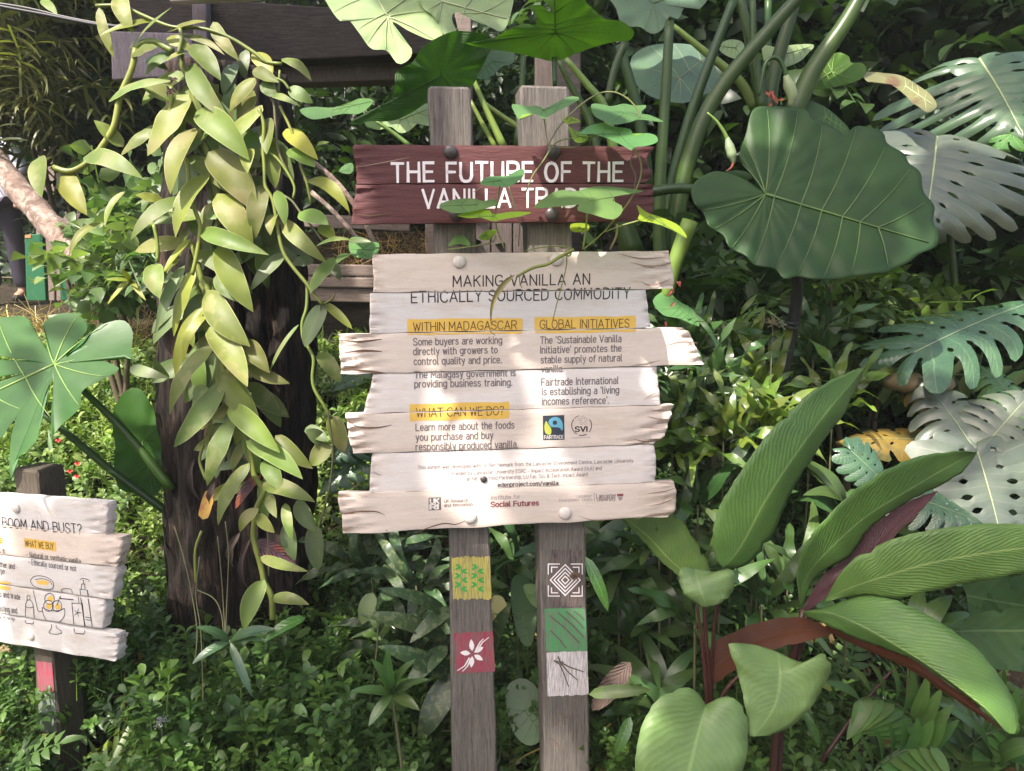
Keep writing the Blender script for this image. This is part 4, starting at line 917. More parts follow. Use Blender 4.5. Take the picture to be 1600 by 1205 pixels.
# ================================================================== dead trunk carrying the vanilla vine
def trunk(name, label, cat, left, right, d, mat, ridges=15, amp=.24, rough=.06, n=120, rows=110, group=None, seed=0):
    a = cat_pts(left, rows+1); b = cat_pts(right, rows+1); rnd = random.Random(seed); ph = [rnd.uniform(0, 6) for _ in range(12)]; V, Fc, uv = [], [], []
    for i in range(rows+1):
        py = (a[i][1]+b[i][1])/2; xl, xr = a[i][0], b[i][0]; c = P((xl+xr)/2, py, d); r = (xr-xl)/2*MP(d); t = i/rows
        for k in range(n):
            th = 2*math.pi*k/n
            rr = 1+amp*.5*math.sin(3*th+ph[0]+t*2)+amp*.45*abs(math.sin(ridges*.5*th+ph[1]+1.5*math.sin(t*5+ph[2])))-amp*.25*abs(math.sin(17*th+ph[3]+t*9))+rough*math.sin(t*47+th*5+ph[4])*math.sin(th*9+t*21)
            if seed == 1:    # rotten hollow on the lit side
                g_ = math.exp(-((t-.50)/.035)**2-((th-R(296))/.16)**2); rr -= .4*g_
            V.append(c+Vector((math.cos(th)*r*rr, math.sin(th)*r*rr, 0)))
    for i in range(rows):
        for k in range(n): Fc.append((i*n+k, (i+1)*n+k, (i+1)*n+(k+1) % n, i*n+(k+1) % n))
    Fc.append(tuple(range(n)))
    o = raw(name, V, Fc, mat, None, loc=P((left[-1][0]+right[-1][0])/2, left[-1][1], d)); tag(o, label, cat, group); return o
stump = trunk('dead_tree_trunk', 'dark rotting tree trunk wrapped in the vanilla vine', 'tree trunk', [(275, 118), (268, 300), (264, 450), (266, 600), (276, 800), (286, 1000), (290, 1160)], [(430, 112), (448, 300), (462, 450), (474, 600), (476, 750), (474, 900), (470, 1000), (472, 1160)], 2.40, M['bark'], seed=1)
# ================================================================== the vanilla vine
vb = P(365, 1120, 2.1); vine = thing('vanilla_vine', 'thick vanilla vine with many fleshy yellow-green leaves hanging down the dark trunk', 'vine', vb)
D0 = 2.0
def dep(px, py): return 2.02-.0002*(py-200) if True else 0
V1 = [(268, 82, 228, 115, 30, 'v'), (172, 158, 264, 124, 29, 'v'), (62, 247, 66, 306, 44, 'v'), (95, 268, 133, 332, 42, 'y'), (133, 247, 218, 277, 34, 'v'), (250, 197, 192, 242, 23, 'v'),
 (192, 228, 149, 190, 24, 'v'), (292, 150, 232, 238, 50, 'v'), (305, 203, 270, 300, 44, 'v'), (297, 247, 361, 304, 28, 'v'), (328, 240, 397, 327, 62, 'v'), (299, 103, 358, 188, 34, 'v'),
 (285, 56, 347, 83, 13, 'v'), (300, 71, 342, 121, 37, 'v'), (334, 36, 371, 90, 23, 'v'), (338, 48, 350, 76, 25, 'b'), (366, 100, 349, 146, 31, 'b'), (384, 79, 383, 122, 24, 'b'), (395, 84, 424, 117, 28, 'y'),
 (398, 108, 434, 128, 24, 'v'), (410, 128, 431, 151, 24, 'v'), (441, 93, 484, 123, 19, 'v'), (452, 138, 487, 160, 24, 'v'), (428, 151, 468, 166, 14, 'v'), (398, 123, 360, 170, 27, 'v'), (408, 166, 357, 225, 42, 'v'),
 (418, 186, 417, 239, 30, 'v'), (404, 198, 392, 242, 30, 'b'), (390, 233, 387, 270, 24, 'v'), (309, 177, 386, 247, 52, 'v'), (448, 203, 494, 246, 32, 'y'), (452, 234, 490, 260, 36, 'v'), (495, 229, 514, 223, 9, 'v'),
 (481, 283, 543, 329, 27, 'y'), (411, 291, 399, 371, 37, 'v'), (433, 299, 445, 350, 22, 'v'), (430, 335, 423, 366, 24, 'v'), (468, 333, 511, 350, 37, 'v'), (444, 347, 506, 406, 28, 'v'), (548, 376, 496, 383, 10, 'v'),
 (500, 352, 523, 374, 24, 'y'), (444, 397, 392, 452, 27, 'b'), (521, 403, 486, 456, 31, 'v'), (489, 407, 457, 414, 21, 'b'), (521, 412, 531, 436, 18, 'b'), (547, 397, 527, 411, 17, 'v'), (316, 363, 412, 394, 31, 'v'),
 (326, 275, 275, 365, 46, 'v'), (288, 311, 209, 373, 29, 'v'), (341, 305, 392, 386, 52, 'v'), (297, 375, 255, 426, 15, 'y'), (281, 405, 256, 437, 11, 'v'), (243, 413, 249, 464, 35, 'v'), (287, 418, 246, 517, 21, 'b'),
 (303, 423, 270, 520, 34, 'y'), (304, 395, 390, 454, 32, 'v'), (345, 385, 393, 482, 48, 'v'), (325, 456, 387, 537, 52, 'v'), (318, 482, 275, 585, 31, 'y'), (322, 495, 289, 562, 18, 'y'), (329, 514, 384, 600, 50, 'v'),
 (333, 542, 271, 644, 41, 'v'), (384, 535, 419, 580, 33, 'v'), (388, 572, 449, 597, 26, 'v'), (346, 576, 405, 664, 50, 'v'), (312, 602, 321, 642, 28, 'b'), (348, 602, 276, 694, 47, 'v'), (360, 636, 432, 703, 42, 'v'),
 (362, 657, 325, 754, 43, 'v'), (387, 691, 469, 747, 40, 'v'), (432, 682, 486, 730, 30, 'v'), (388, 726, 340, 815, 37, 'v'), (413, 757, 489, 784, 33, 'v'), (415, 718, 440, 766, 32, 'v'), (421, 775, 432, 808, 22, 'v'),
 (403, 796, 376, 830, 23, 'v'), (403, 804, 428, 831, 21, 'v'), (465, 783, 492, 829, 30, 'b'), (446, 788, 456, 842, 19, 'v'), (449, 818, 460, 874, 29, 'b'), (412, 908, 383, 981, 39, 'v'), (425, 935, 479, 944, 22, 'v'),
 (409, 871, 479, 893, 20, 'v'), (298, 84, 262, 96, 20, 'v'), (246, 33, 160, 54, 21, 'y'), (203, 76, 265, 15, 13, 'v'), (205, 86, 244, 74, 23, 'v'), (155, 14, 176, 86, 18, 'v'), (190, -8, 208, 51, 29, 'v'), (65, 0, 89, 23, 15, 'v'),
 (262, 50, 320, 36, 16, 'y'), (262, 60, 300, 78, 22, 'y'), (275, 128, 240, 152, 14, 'b'), (232, 300, 222, 330, 12, 'v'), (253, 311, 213, 306, 22, 'v'), (196, 300, 165, 352, 17, 'v'), (157, 350, 109, 398, 17, 'v'), (275, 335, 240, 352, 18, 'b'),
 (331, 333, 337, 342, 26, 'v'), (262, 590, 242, 560, 20, 'b'), (205, 575, 262, 590, 22, 'b'), (340, 430, 370, 470, 30, 'v'), (315, 250, 345, 300, 30, 'b'), (300, 330, 330, 390, 30, 'b'), (330, 160, 360, 190, 26, 'b'), (230, 90, 262, 110, 22, 'b')]
mm = {'v': M['vanilla'], 'y': M['vanilla_yellow'], 'b': M['vanilla_blue']}
for i, (bx, by, tx, ty, wd, c) in enumerate(V1):
    back = (c == 'b'); L_ = math.hypot(tx-bx, ty-by)
    dz = dep(bx, by)+(.05 if back else 0)+random.uniform(-.02, .02)
    if by > 690: dz -= .03
    dt = dz-random.uniform(.0, .05)-.00025*L_
    nrm = Vector((random.uniform(-.45, .35), -1, random.uniform(.35, 1.0)))
    bx, by, tx, ty = bx-(tx-bx)*.03, by-(ty-by)*.03, tx+(tx-bx)*.05, ty+(ty-by)*.05
    leaf(P(bx, by, dz), P(tx, ty, dt), wd*MP(dz)*(.88 if wd < 36 else .80), mm[c], vine, N=nrm, bend=random.uniform(.04, .16), curve=random.uniform(-.07, .07), fold=random.uniform(-.25, .32), wave=random.uniform(0, .11), ab=(.55, .86), nt=12, ns=3, tipcurl=random.uniform(-.03, .05))
spine = [(300, 110), (312, 190), (325, 240), (340, 310), (335, 370), (305, 400), (318, 450), (333, 515), (349, 580), (363, 640), (386, 690), (400, 745), (400, 800)]
for i in range(120):
    k_ = random.uniform(0, 11.2); j = int(k_); q = k_-j; sx = spine[j][0]*(1-q)+spine[j+1][0]*q+random.uniform(-42, 42); sy = spine[j][1]*(1-q)+spine[j+1][1]*q
    if j < 5 and random.random() < .4: sx += random.uniform(30, 105)
    a_ = R(random.gauss(100, 38)); L_ = random.uniform(48, 92)*(1 if sy < 620 else .8); d_ = random.uniform(2.03, 2.10); c = random.choice('vvvb')
    leaf(P(sx, sy, d_), P(sx+math.cos(a_)*L_, sy+math.sin(a_)*L_, d_-random.uniform(0, .03)), L_*random.uniform(.30, .42)*MP(d_), mm[c], vine, N=(random.uniform(-.6, .5), -1, random.uniform(.2, 1)), bend=random.uniform(.03, .15), curve=random.uniform(-.07, .07), fold=random.uniform(0, .35), ab=(.5, .74), nt=10, ns=2)
leaf(P(396, 850, 1.93), P(463, 881, 1.90), 28*MP(1.9), M['dead_leaf'], vine, bend=.12, fold=.5, ab=(.4, .7), ns=3)
leaf(P(331, 765, 1.95), P(317, 812, 1.93), 20*MP(1.9), M['yellow_dead'], vine, bend=.02, fold=.2, ab=(.15, .15), ns=2)
leaf(P(408, 742, 1.97), P(368, 795, 1.95), 19*MP(1.9), M['dead_leaf'], vine, bend=.1, fold=.5, ns=2)
for q in [(336, 752, 340, 800, 12), (304, 716, 313, 782, 8), (375, 832, 366, 888, 13), (392, 840, 388, 920, 9), (276, 145, 262, 152, 14), (267, 132, 279, 124, 10)]:
    leaf(P(q[0], q[1], 1.96), P(q[2], q[3], 1.95), q[4]*MP(1.95), M['brown_dead'], vine, bend=.15, curve=.1, fold=.9, wave=.5, ns=2)
V1 = None
def vstem(pts, r, mat='vanilla_stem', d=0, par=vine, taper=1.0, name='stem'):
    return tube(name, [P(x, y, dep(x, y)+.012+d) for x, y in pts], [r*MP(2), r*MP(2)*taper], M[mat], par, 8)
vstem([(283, 78), (284, 100), (298, 128), (305, 160), (316, 190), (313, 212), (325, 240), (331, 265), (339, 300), (344, 320), (342, 345), (330, 378)], 5.2)
vstem([(296, 378), (305, 396), (311, 420), (315, 436), (326, 456), (325, 482), (333, 515), (341, 545), (349, 580), (356, 610), (363, 640), (373, 665), (386, 690), (393, 720), (398, 745), (412, 766), (405, 785), (400, 800), (396, 835), (401, 860), (409, 890), (413, 910), (424, 932), (426, 968)], 4.6)
vstem([(267, 135), (268, 150), (265, 175), (261, 200), (276, 230), (292, 255), (295, 290), (300, 315), (312, 350), (312, 366), (307, 400), (300, 430)], 3.2, d=-.03)
vstem([(212, 76), (206, 108), (188, 150), (182, 180), (177, 200), (162, 225), (140, 252), (110, 268), (83, 262)], 4.6, d=-.03)
vstem([(212, 76), (225, 66), (245, 66), (258, 74), (270, 80)], 5, d=-.02)
vstem([(150, 9), (190, 10), (225, 25), (268, 42), (310, 44), (340, 51), (365, 62), (386, 75), (402, 86), (416, 97), (440, 100)], 2.8, d=-.02)
vstem([(281, 44), (284, 60), (279, 84)], 3, d=-.03)
vstem([(404, 168), (412, 195), (411, 230), (413, 262), (414, 290), (426, 312), (432, 345), (435, 365), (443, 395), (458, 418), (478, 442), (490, 460), (504, 475)], 2.8, d=-.03)
vstem([(480, 440), (479, 480), (472, 505), (474, 530), (483, 545), (490, 562), (488, 590), (492, 610), (507, 635), (518, 655)], 2.6, d=-.01)
vstem([(412, 140), (427, 160), (430, 190), (433, 230), (440, 250), (460, 290)], 2, 'thin_stem', -.02)
vstem([(437, 166), (449, 190), (462, 222), (470, 260), (479, 285), (486, 318)], 2.1, d=-.03)
vstem([(412, 236), (430, 245), (448, 268), (460, 292), (458, 310)], 2, d=-.03)
vstem([(440, 304), (456, 314), (470, 333), (488, 355), (505, 378)], 1.8, 'thin_stem', -.02)
vstem([(437, 110), (435, 145)], 1.8, d=-.02); vstem([(430, 122), (443, 128), (452, 140)], 2, d=-.03); vstem([(504, 475), (518, 468), (523, 458)], 1.4, d=-.03)
vstem([(240, 350), (246, 380), (246, 410)], 3, d=0); vstem([(318, 695), (312, 720), (322, 750)], 2.4); vstem([(315, 830), (305, 860), (306, 910)], 2.2)
for pts in [[(340, 838), (346, 900), (350, 960), (353, 1005)], [(352, 815), (357, 860), (356, 905), (352, 1000)], [(272, 822), (284, 860), (298, 920), (308, 985), (304, 1040)], [(312, 870), (306, 930), (314, 990), (318, 1110)], [(308, 922), (334, 935), (346, 960), (350, 1000)], [(325, 640), (326, 662), (327, 690)], [(500, 476), (500, 520)], [(418, 830), (420, 900)]]:
    vstem(pts, .9, 'thin_stem', -.02, name='aerial_root')
tb = P(505, 700, 1.98); rv = thing('vanilla_vine', 'thin vanilla strand with few dull leaves between the trunk and the white planks', 'vine', tb)
for (bx, by, tx, ty, wd, c) in [(506, 476, 476, 542, 27, 'b'), (508, 475, 550, 514, 14, 'y'), (467, 507, 422, 580, 7, 'v'), (498, 551, 532, 598, 24, 'v'), (518, 650, 537, 707, 27, 'v'), (513, 692, 486, 728, 27, 'v'), (505, 690, 478, 672, 22, 'b'), (491, 820, 497, 891, 29, 'b'), (478, 668, 512, 690, 20, 'b'), (545, 378, 580, 378, 10, 'b')]:
    dz = 1.98+random.uniform(-.02, .02); leaf(P(bx, by, dz), P(tx, ty, dz-.03), wd*MP(dz)*1.05, mm[c], rv, N=(random.uniform(-.4, .4), -1, .6), bend=.08, fold=.2, ab=(.42, .62), nt=12, ns=3)
vstem([(518, 655), (512, 640), (520, 700), (515, 760), (500, 820)], 1.6, 'thin_stem', -.02, rv)
# ================================================================== elephant ears
eb = P(1045, 480, 2.75); eb.z = ground(eb.x, eb.y)
ee = thing('elephant_ear_plant', 'huge elephant ear plant whose thick green stalks rise behind the sign', 'plant', eb)
pol = polar_leaf
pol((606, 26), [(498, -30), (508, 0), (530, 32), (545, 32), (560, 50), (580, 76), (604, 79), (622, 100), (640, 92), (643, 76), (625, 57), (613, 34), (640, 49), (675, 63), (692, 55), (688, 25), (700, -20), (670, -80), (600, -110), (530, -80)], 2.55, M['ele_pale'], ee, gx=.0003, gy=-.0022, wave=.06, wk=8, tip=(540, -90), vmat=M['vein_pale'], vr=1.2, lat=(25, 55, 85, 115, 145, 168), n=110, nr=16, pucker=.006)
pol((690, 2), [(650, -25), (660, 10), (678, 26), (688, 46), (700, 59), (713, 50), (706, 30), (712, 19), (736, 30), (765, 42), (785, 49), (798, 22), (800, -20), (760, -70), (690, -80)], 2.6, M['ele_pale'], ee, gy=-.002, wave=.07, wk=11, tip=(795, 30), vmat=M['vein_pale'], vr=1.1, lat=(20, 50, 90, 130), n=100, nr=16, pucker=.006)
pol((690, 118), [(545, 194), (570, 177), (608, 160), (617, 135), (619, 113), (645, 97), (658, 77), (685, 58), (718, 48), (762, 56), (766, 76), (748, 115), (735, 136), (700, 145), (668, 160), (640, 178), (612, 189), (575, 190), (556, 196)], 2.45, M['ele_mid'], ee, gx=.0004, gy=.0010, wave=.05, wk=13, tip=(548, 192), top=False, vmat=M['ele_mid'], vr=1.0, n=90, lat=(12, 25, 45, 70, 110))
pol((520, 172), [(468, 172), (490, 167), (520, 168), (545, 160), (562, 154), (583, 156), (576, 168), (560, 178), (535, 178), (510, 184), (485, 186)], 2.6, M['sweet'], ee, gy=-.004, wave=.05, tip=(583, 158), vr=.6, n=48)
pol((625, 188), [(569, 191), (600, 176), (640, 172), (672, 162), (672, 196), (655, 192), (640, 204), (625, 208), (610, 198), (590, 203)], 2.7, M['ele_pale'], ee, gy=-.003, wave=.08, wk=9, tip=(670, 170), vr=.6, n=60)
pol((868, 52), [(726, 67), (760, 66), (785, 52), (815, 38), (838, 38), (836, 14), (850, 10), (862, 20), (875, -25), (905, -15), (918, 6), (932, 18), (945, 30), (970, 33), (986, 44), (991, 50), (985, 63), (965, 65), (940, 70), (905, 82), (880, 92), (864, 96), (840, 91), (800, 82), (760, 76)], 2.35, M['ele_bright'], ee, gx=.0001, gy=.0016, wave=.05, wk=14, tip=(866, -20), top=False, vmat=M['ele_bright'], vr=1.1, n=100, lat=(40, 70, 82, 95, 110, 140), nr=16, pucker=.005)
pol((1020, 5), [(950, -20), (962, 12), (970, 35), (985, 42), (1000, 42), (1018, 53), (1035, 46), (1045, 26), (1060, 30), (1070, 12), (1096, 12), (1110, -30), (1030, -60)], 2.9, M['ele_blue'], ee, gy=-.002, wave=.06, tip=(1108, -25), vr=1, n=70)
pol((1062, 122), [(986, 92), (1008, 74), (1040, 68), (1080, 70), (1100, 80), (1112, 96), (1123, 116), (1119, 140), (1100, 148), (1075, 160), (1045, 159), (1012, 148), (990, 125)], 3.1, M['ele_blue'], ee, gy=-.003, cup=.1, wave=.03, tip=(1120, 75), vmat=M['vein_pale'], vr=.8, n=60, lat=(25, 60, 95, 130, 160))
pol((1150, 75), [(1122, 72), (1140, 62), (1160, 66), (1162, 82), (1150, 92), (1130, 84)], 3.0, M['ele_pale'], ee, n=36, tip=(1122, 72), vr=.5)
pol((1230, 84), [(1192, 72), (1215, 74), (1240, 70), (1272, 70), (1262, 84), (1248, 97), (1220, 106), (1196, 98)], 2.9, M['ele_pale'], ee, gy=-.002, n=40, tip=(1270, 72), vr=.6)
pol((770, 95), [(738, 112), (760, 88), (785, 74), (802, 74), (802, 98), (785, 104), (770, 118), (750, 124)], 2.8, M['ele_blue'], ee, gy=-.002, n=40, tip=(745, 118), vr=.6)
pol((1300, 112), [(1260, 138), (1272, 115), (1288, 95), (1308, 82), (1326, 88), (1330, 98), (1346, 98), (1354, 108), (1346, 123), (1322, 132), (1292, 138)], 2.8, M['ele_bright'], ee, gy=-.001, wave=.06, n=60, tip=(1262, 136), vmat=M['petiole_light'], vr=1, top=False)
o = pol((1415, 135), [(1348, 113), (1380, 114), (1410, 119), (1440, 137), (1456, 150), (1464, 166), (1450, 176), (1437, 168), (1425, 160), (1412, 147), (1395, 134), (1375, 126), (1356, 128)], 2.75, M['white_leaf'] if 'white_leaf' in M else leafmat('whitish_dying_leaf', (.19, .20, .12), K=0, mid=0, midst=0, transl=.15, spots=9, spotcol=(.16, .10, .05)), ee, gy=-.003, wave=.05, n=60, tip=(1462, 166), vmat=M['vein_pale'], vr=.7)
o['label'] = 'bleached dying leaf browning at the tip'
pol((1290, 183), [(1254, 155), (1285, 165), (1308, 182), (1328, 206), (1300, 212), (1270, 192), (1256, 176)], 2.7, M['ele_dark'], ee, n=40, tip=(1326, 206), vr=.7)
pol((1062, 480), [(1020, 470), (1040, 455), (1060, 470), (1084, 485), (1092, 510), (1062, 498), (1036, 492)], 2.3, M['sweet'], ee, n=40, gy=-.002, tip=(1090, 508), vmat=M['sweet'], vr=.5, name='young_leaf')
def pet(pts, r, mat='petiole', d=2.7, par=ee, dz=0, name='stalk'):
    n_ = len(pts); return tube(name, [P(x, y, d+dz*i/(n_-1)) for i, (x, y) in enumerate(pts)], [q*MP(d) for q in r], M[mat], par, 10)
pet([(1046, 35), (1041, 130), (1033, 250), (1030, 340), (1035, 470)], [7, 8.5, 10, 13], d=2.6)
pet([(1150, -10), (1100, 120), (1070, 210), (1045, 320), (1040, 460)], [6.5, 8, 10, 12], d=2.75)
pet([(1262, -20), (1190, 60), (1125, 140), (1085, 220), (1058, 330), (1048, 440)], [9, 11, 13, 16], d=2.65)
pet([(1156, -10), (1166, 40), (1178, 90), (1190, 180)], [6, 8, 10], 'petiole', 2.85)
pet([(1176, -5), (1178, 70), (1192, 180)], [4.5, 6, 10], 'petiole', 2.75)
pet([(1200, -5), (1199, 80), (1194, 180)], [5, 6, 9], 'petiole', 2.95)
pet([(1250, -20), (1228, 50), (1208, 120), (1198, 180)], [8, 10, 13], 'petiole', 2.8)
pet([(1352, -20), (1318, 40), (1270, 110), (1236, 185)], [10, 13, 16], 'petiole', 2.7)
pet([(1052, 40), (1100, 80), (1135, 108), (1160, 132), (1180, 170)], [3.5, 5.5, 7, 8], 'petiole_light', 2.85)
pet([(738, 120), (755, 160), (788, 232)], [3.5, 4.5, 6.5], 'petiole_light', 2.5); pet([(735, 158), (752, 190), (775, 232)], [3, 4], 'petiole_light', 2.55); pet([(755, 160), (790, 185), (835, 215)], [3, 4, 5], 'petiole_light', 2.6)
pet([(585, 188), (612, 206), (640, 228)], [2.5, 4], 'petiole_light', 2.55)
pet([(884, 92), (920, 135), (945, 168), (960, 240)], [4.5, 6, 8], 'petiole_light', 2.5); pet([(872, 92), (890, 130), (920, 185), (935, 240)], [4, 5.5, 7], 'petiole', 2.55)
pet([(977, 66), (960, 110), (948, 165)], [6, 6, 6], 'petiole', 2.6); pet([(968, 70), (985, 130), (1000, 190), (1012, 300)], [7, 9, 12], 'petiole', 2.8)
pet([(818, 84), (815, 150), (808, 230)], [4, 6], 'petiole', 2.6); pet([(866, 90), (867, 135)], [4, 3.5], 'petiole', 2.4)
pet([(1018, 300), (1050, 295), (1082, 296), (1120, 310)], [8, 8, 7], 'petiole', 2.45); pet([(1040, 470), (1055, 410), (1078, 345)], [9, 12, 13], 'petiole_light', 2.35, name='cut_stalk')
pet([(950, 240), (960, 300), (990, 400)], [9, 14, 20], 'petiole', 2.7); pet([(760, 225), (790, 300), (880, 420)], [8, 10, 14], 'petiole', 2.75)
pet([(1105, 176), (1120, 190), (1132, 208), (1138, 222)], [1.5, 2.5, 3.5], 'petiole_light', 2.3)
pet([(1136, 215), (1139, 226), (1143, 240), (1147, 256)], [3, 7, 7.5, 2], 'bud', 2.3, name='bud'); pet([(1146, 254), (1143, 262), (1134, 268)], [2.5, 2, .7], 'red_bit', 2.3, name='bract')
pet([(1186, 150), (1196, 100), (1212, 90), (1224, 104), (1229, 122)], [1.5, 3, 3.5], 'petiole', 2.6); pet([(1228, 118), (1233, 135), (1238, 150), (1234, 166)], [4, 8.5, 8, 2.5], 'bud', 2.6, name='bud')
for q in [(1200, 150, 1216, 163, 7), (1212, 160, 1228, 156, 6), (1202, 142, 1210, 158, 6), (1222, 168, 1206, 178, 5), (1195, 145, 1203, 152, 5), (1205, 160, 1200, 176, 5)]:
    leaf(P(q[0], q[1], 2.6), P(q[2], q[3], 2.58), q[4]*MP(2.6), M['red_bit'], ee, name='bract', wave=.5, fold=.6)
for k_ in range(10):
    x_ = random.uniform(1040, 1062); y_ = random.uniform(438, 475) if k_ % 2 else random.uniform(500, 520); x2 = x_-14 if y_ > 490 else x_
    leaf(P(x2, y_, 2.2), P(x2+random.uniform(-9, 9), y_+random.uniform(6, 12), 2.2), 4*MP(2.2), M['red_bit'], ee, name='bract', fold=.5)
bb = P(1195, 820, 2.35); bb.z = ground(bb.x, bb.y)
big = thing('elephant_ear_plant', 'elephant ear with one enormous round dark green leaf on a blackish stalk', 'plant', bb)
pol((1196, 303), [(1176, 172), (1200, 166), (1232, 168), (1262, 172), (1268, 183), (1290, 192), (1312, 205), (1325, 212), (1338, 197), (1378, 206), (1386, 224), (1412, 240), (1420, 255), (1438, 270), (1443, 300), (1460, 322), (1458, 345), (1466, 366), (1462, 385), (1435, 398), (1420, 410), (1385, 425), (1360, 428), (1315, 436), (1270, 436), (1245, 432), (1225, 436), (1210, 420), (1180, 415), (1165, 400), (1140, 388), (1130, 368), (1108, 355), (1100, 335), (1086, 320), (1080, 300), (1088, 282), (1115, 268), (1140, 272), (1170, 284), (1188, 296), (1183, 280), (1165, 262), (1155, 245), (1165, 210)],
    2.15, M['ele_dark'], big, gx=.0001, gy=-.0010, wave=.018, wk=16, tip=(1462, 382), vmat=M['ele_vein'], vr=1.5, n=190, nr=30, pucker=.007, lat=(14, 26, 38, 52, 66, 84, 104, 128, 150), ribs=.006, thick=.0015)
pet([(1198, 306), (1215, 350), (1240, 410), (1246, 450), (1240, 500), (1222, 590), (1195, 700), (1185, 820)], [4, 8, 9, 10, 11, 12, 13], 'petiole_dark', 2.22, big, .1)
for yy, xx in [(505, 1238), (512, 1237)]: pet([(xx, yy-2), (xx-.6, yy+2)], [11.8, 11.8], 'petiole_dark', 2.245, big, 0, 'ring')
# ================================================================== monsteras
def mons(label, B, d, leaves, name='monstera_plant', stalks=()):
    b = P(B[0], B[1], d); b.z = ground(b.x, b.y); t = thing(name, label, 'plant', b)
    for (bx, by, bd, tx, ty, td, wpx, N, mat, kw) in leaves: monstera(P(bx, by, bd), P(tx, ty, td), wpx*MP(bd), N, M[mat], t, **kw)
    for pts, r, dd, m in stalks: pet(pts, r, m, dd, t)
    return t
mons('monstera at the top right with long split fingers', (1600, 420), 3.0, [(1530, 92, 3.0, 1600, 215, 2.75, 300, (-.3, -.5, 1), 'mon_grey', dict(droop=.20, fingers=9, slot=.35, gapw=.018)), (1640, 160, 2.9, 1560, 230, 2.75, 120, (0, -.5, 1), 'mon_green', {})], stalks=[([(1530, 92), (1580, 200), (1620, 420)], [3, 5, 7], 3.05, 'petiole')])
mons('silvery monstera leaf full of holes right behind the huge round leaf', (1520, 520), 2.7, [(1464, 214, 2.75, 1446, 352, 2.5, 330, (-.1, -.8, .9), 'mon_sheen', dict(droop=.16, fingers=9, slot=.62, gapw=.017))], stalks=[([(1464, 214), (1480, 330), (1500, 520)], [3, 5, 7], 2.8, 'petiole')])
mons('dark green monstera leaf at the right edge, level with the huge leaf stalk', (1560, 700), 2.3, [(1428, 551, 2.3, 1625, 468, 2.45, 185, (-.25, -.6, 1), 'mon_dark', dict(droop=.12, fingers=8, slot=.4, gapw=.02)), (1600, 640, 2.4, 1530, 570, 2.5, 110, (0, -.6, 1), 'mon_green', {})], stalks=[([(1428, 551), (1470, 640), (1540, 720)], [2.5, 4], 2.35, 'petiole')])
mons('silvery monstera leaf riddled with holes above the striped leaves', (1560, 900), 2.1, [(1527, 706, 2.1, 1570, 868, 1.95, 250, (-.1, -.8, .8), 'mon_sheen', dict(droop=.05, fingers=8, slot=.9, gapw=.03, holes=True)), (1524, 704, 2.12, 1440, 592, 2.3, 150, (-.2, -.6, .9), 'mon_sheen', dict(droop=.10, slot=.4)), (1535, 700, 2.12, 1615, 610, 2.2, 150, (-.1, -.8, .8), 'mon_sheen', dict(droop=.08, slot=.4))], stalks=[([(1527, 706), (1550, 780), (1570, 900)], [3, 5], 2.15, 'petiole')])
mons('yellow-brown dying monstera leaf left of the silvery one', (1450, 860), 2.3, [(1490, 690, 2.25, 1315, 688, 2.2, 95, (0, -.6, 1), 'mon_brown', dict(droop=.15, slot=.5)), (1500, 650, 2.3, 1420, 600, 2.35, 90, (-.4, -.5, 1), 'mon_brown', dict(droop=.3, slot=.4))], stalks=[([(1490, 690), (1470, 760), (1450, 860)], [3, 4], 2.3, 'petiole')])
mons('dark monstera leaf peeping between the two long striped leaves', (1420, 900), 2.0, [(1330, 705, 2.0, 1395, 770, 1.95, 80, (-.3, -.6, 1), 'mon_dark', dict(slot=.8)), (1400, 770, 2.0, 1530, 815, 1.9, 110, (-.1, -.6, 1), 'mon_dark', dict(slot=.5)), (1470, 850, 1.95, 1560, 905, 1.9, 110, (0, -.7, .9), 'mon_dark', {})], stalks=[([(1330, 705), (1380, 800), (1410, 900)], [3, 4], 2.05, 'petiole')])
lm = mons('glossy monstera leaf at the left edge above the small sign', (140, 830), 2.6, [],
    stalks=[([(85, 569), (135, 615), (200, 680), (270, 765)], [4, 6, 8], 2.2, 'petiole'), ([(60, 640), (120, 690), (180, 740), (268, 805)], [5, 6, 7], 2.35, 'petiole')])
pol((85, 569), [(-60, 515), (-10, 498), (15, 495), (37, 494), (49, 505), (56, 525), (71, 550), (72, 525), (68, 504), (100, 489), (125, 495), (137, 512), (124, 530), (103, 554), (128, 538), (150, 512), (190, 500), (207, 517), (206, 540), (205, 562), (185, 547), (155, 539), (120, 545), (101, 561), (125, 559), (155, 562), (186, 575), (175, 586), (150, 598), (128, 612), (125, 637), (95, 665), (82, 684), (82, 702), (79, 668), (84, 638), (85, 592), (70, 618), (62, 655), (60, 682), (45, 702), (22, 722), (17, 752), (15, 715), (20, 670), (38, 625), (62, 588), (30, 610), (8, 660), (-10, 700), (-60, 715), (-100, 680), (-60, 620), (30, 584), (-60, 600), (-140, 600), (-110, 560), (50, 563), (-100, 540)],
    2.15, M['mon_lit'], lm, gx=-.0003, gy=-.0016, cup=.06, wave=.02, wk=7, n=300, nr=10, tip=(-100, 655), vmat=M['vein_lime'], vr=1.5, lat=(28, 62, 95, 140, 168))
pol((222, 690), [(178, 640), (195, 612), (214, 606), (226, 615), (240, 640), (252, 668), (256, 715), (253, 758), (240, 775), (214, 771), (190, 766), (178, 740), (180, 700), (176, 668)], 2.45, M['mon_plain'], lm, gx=.001, gy=-.001, wave=.03, n=56, tip=(240, 774), vr=.7)
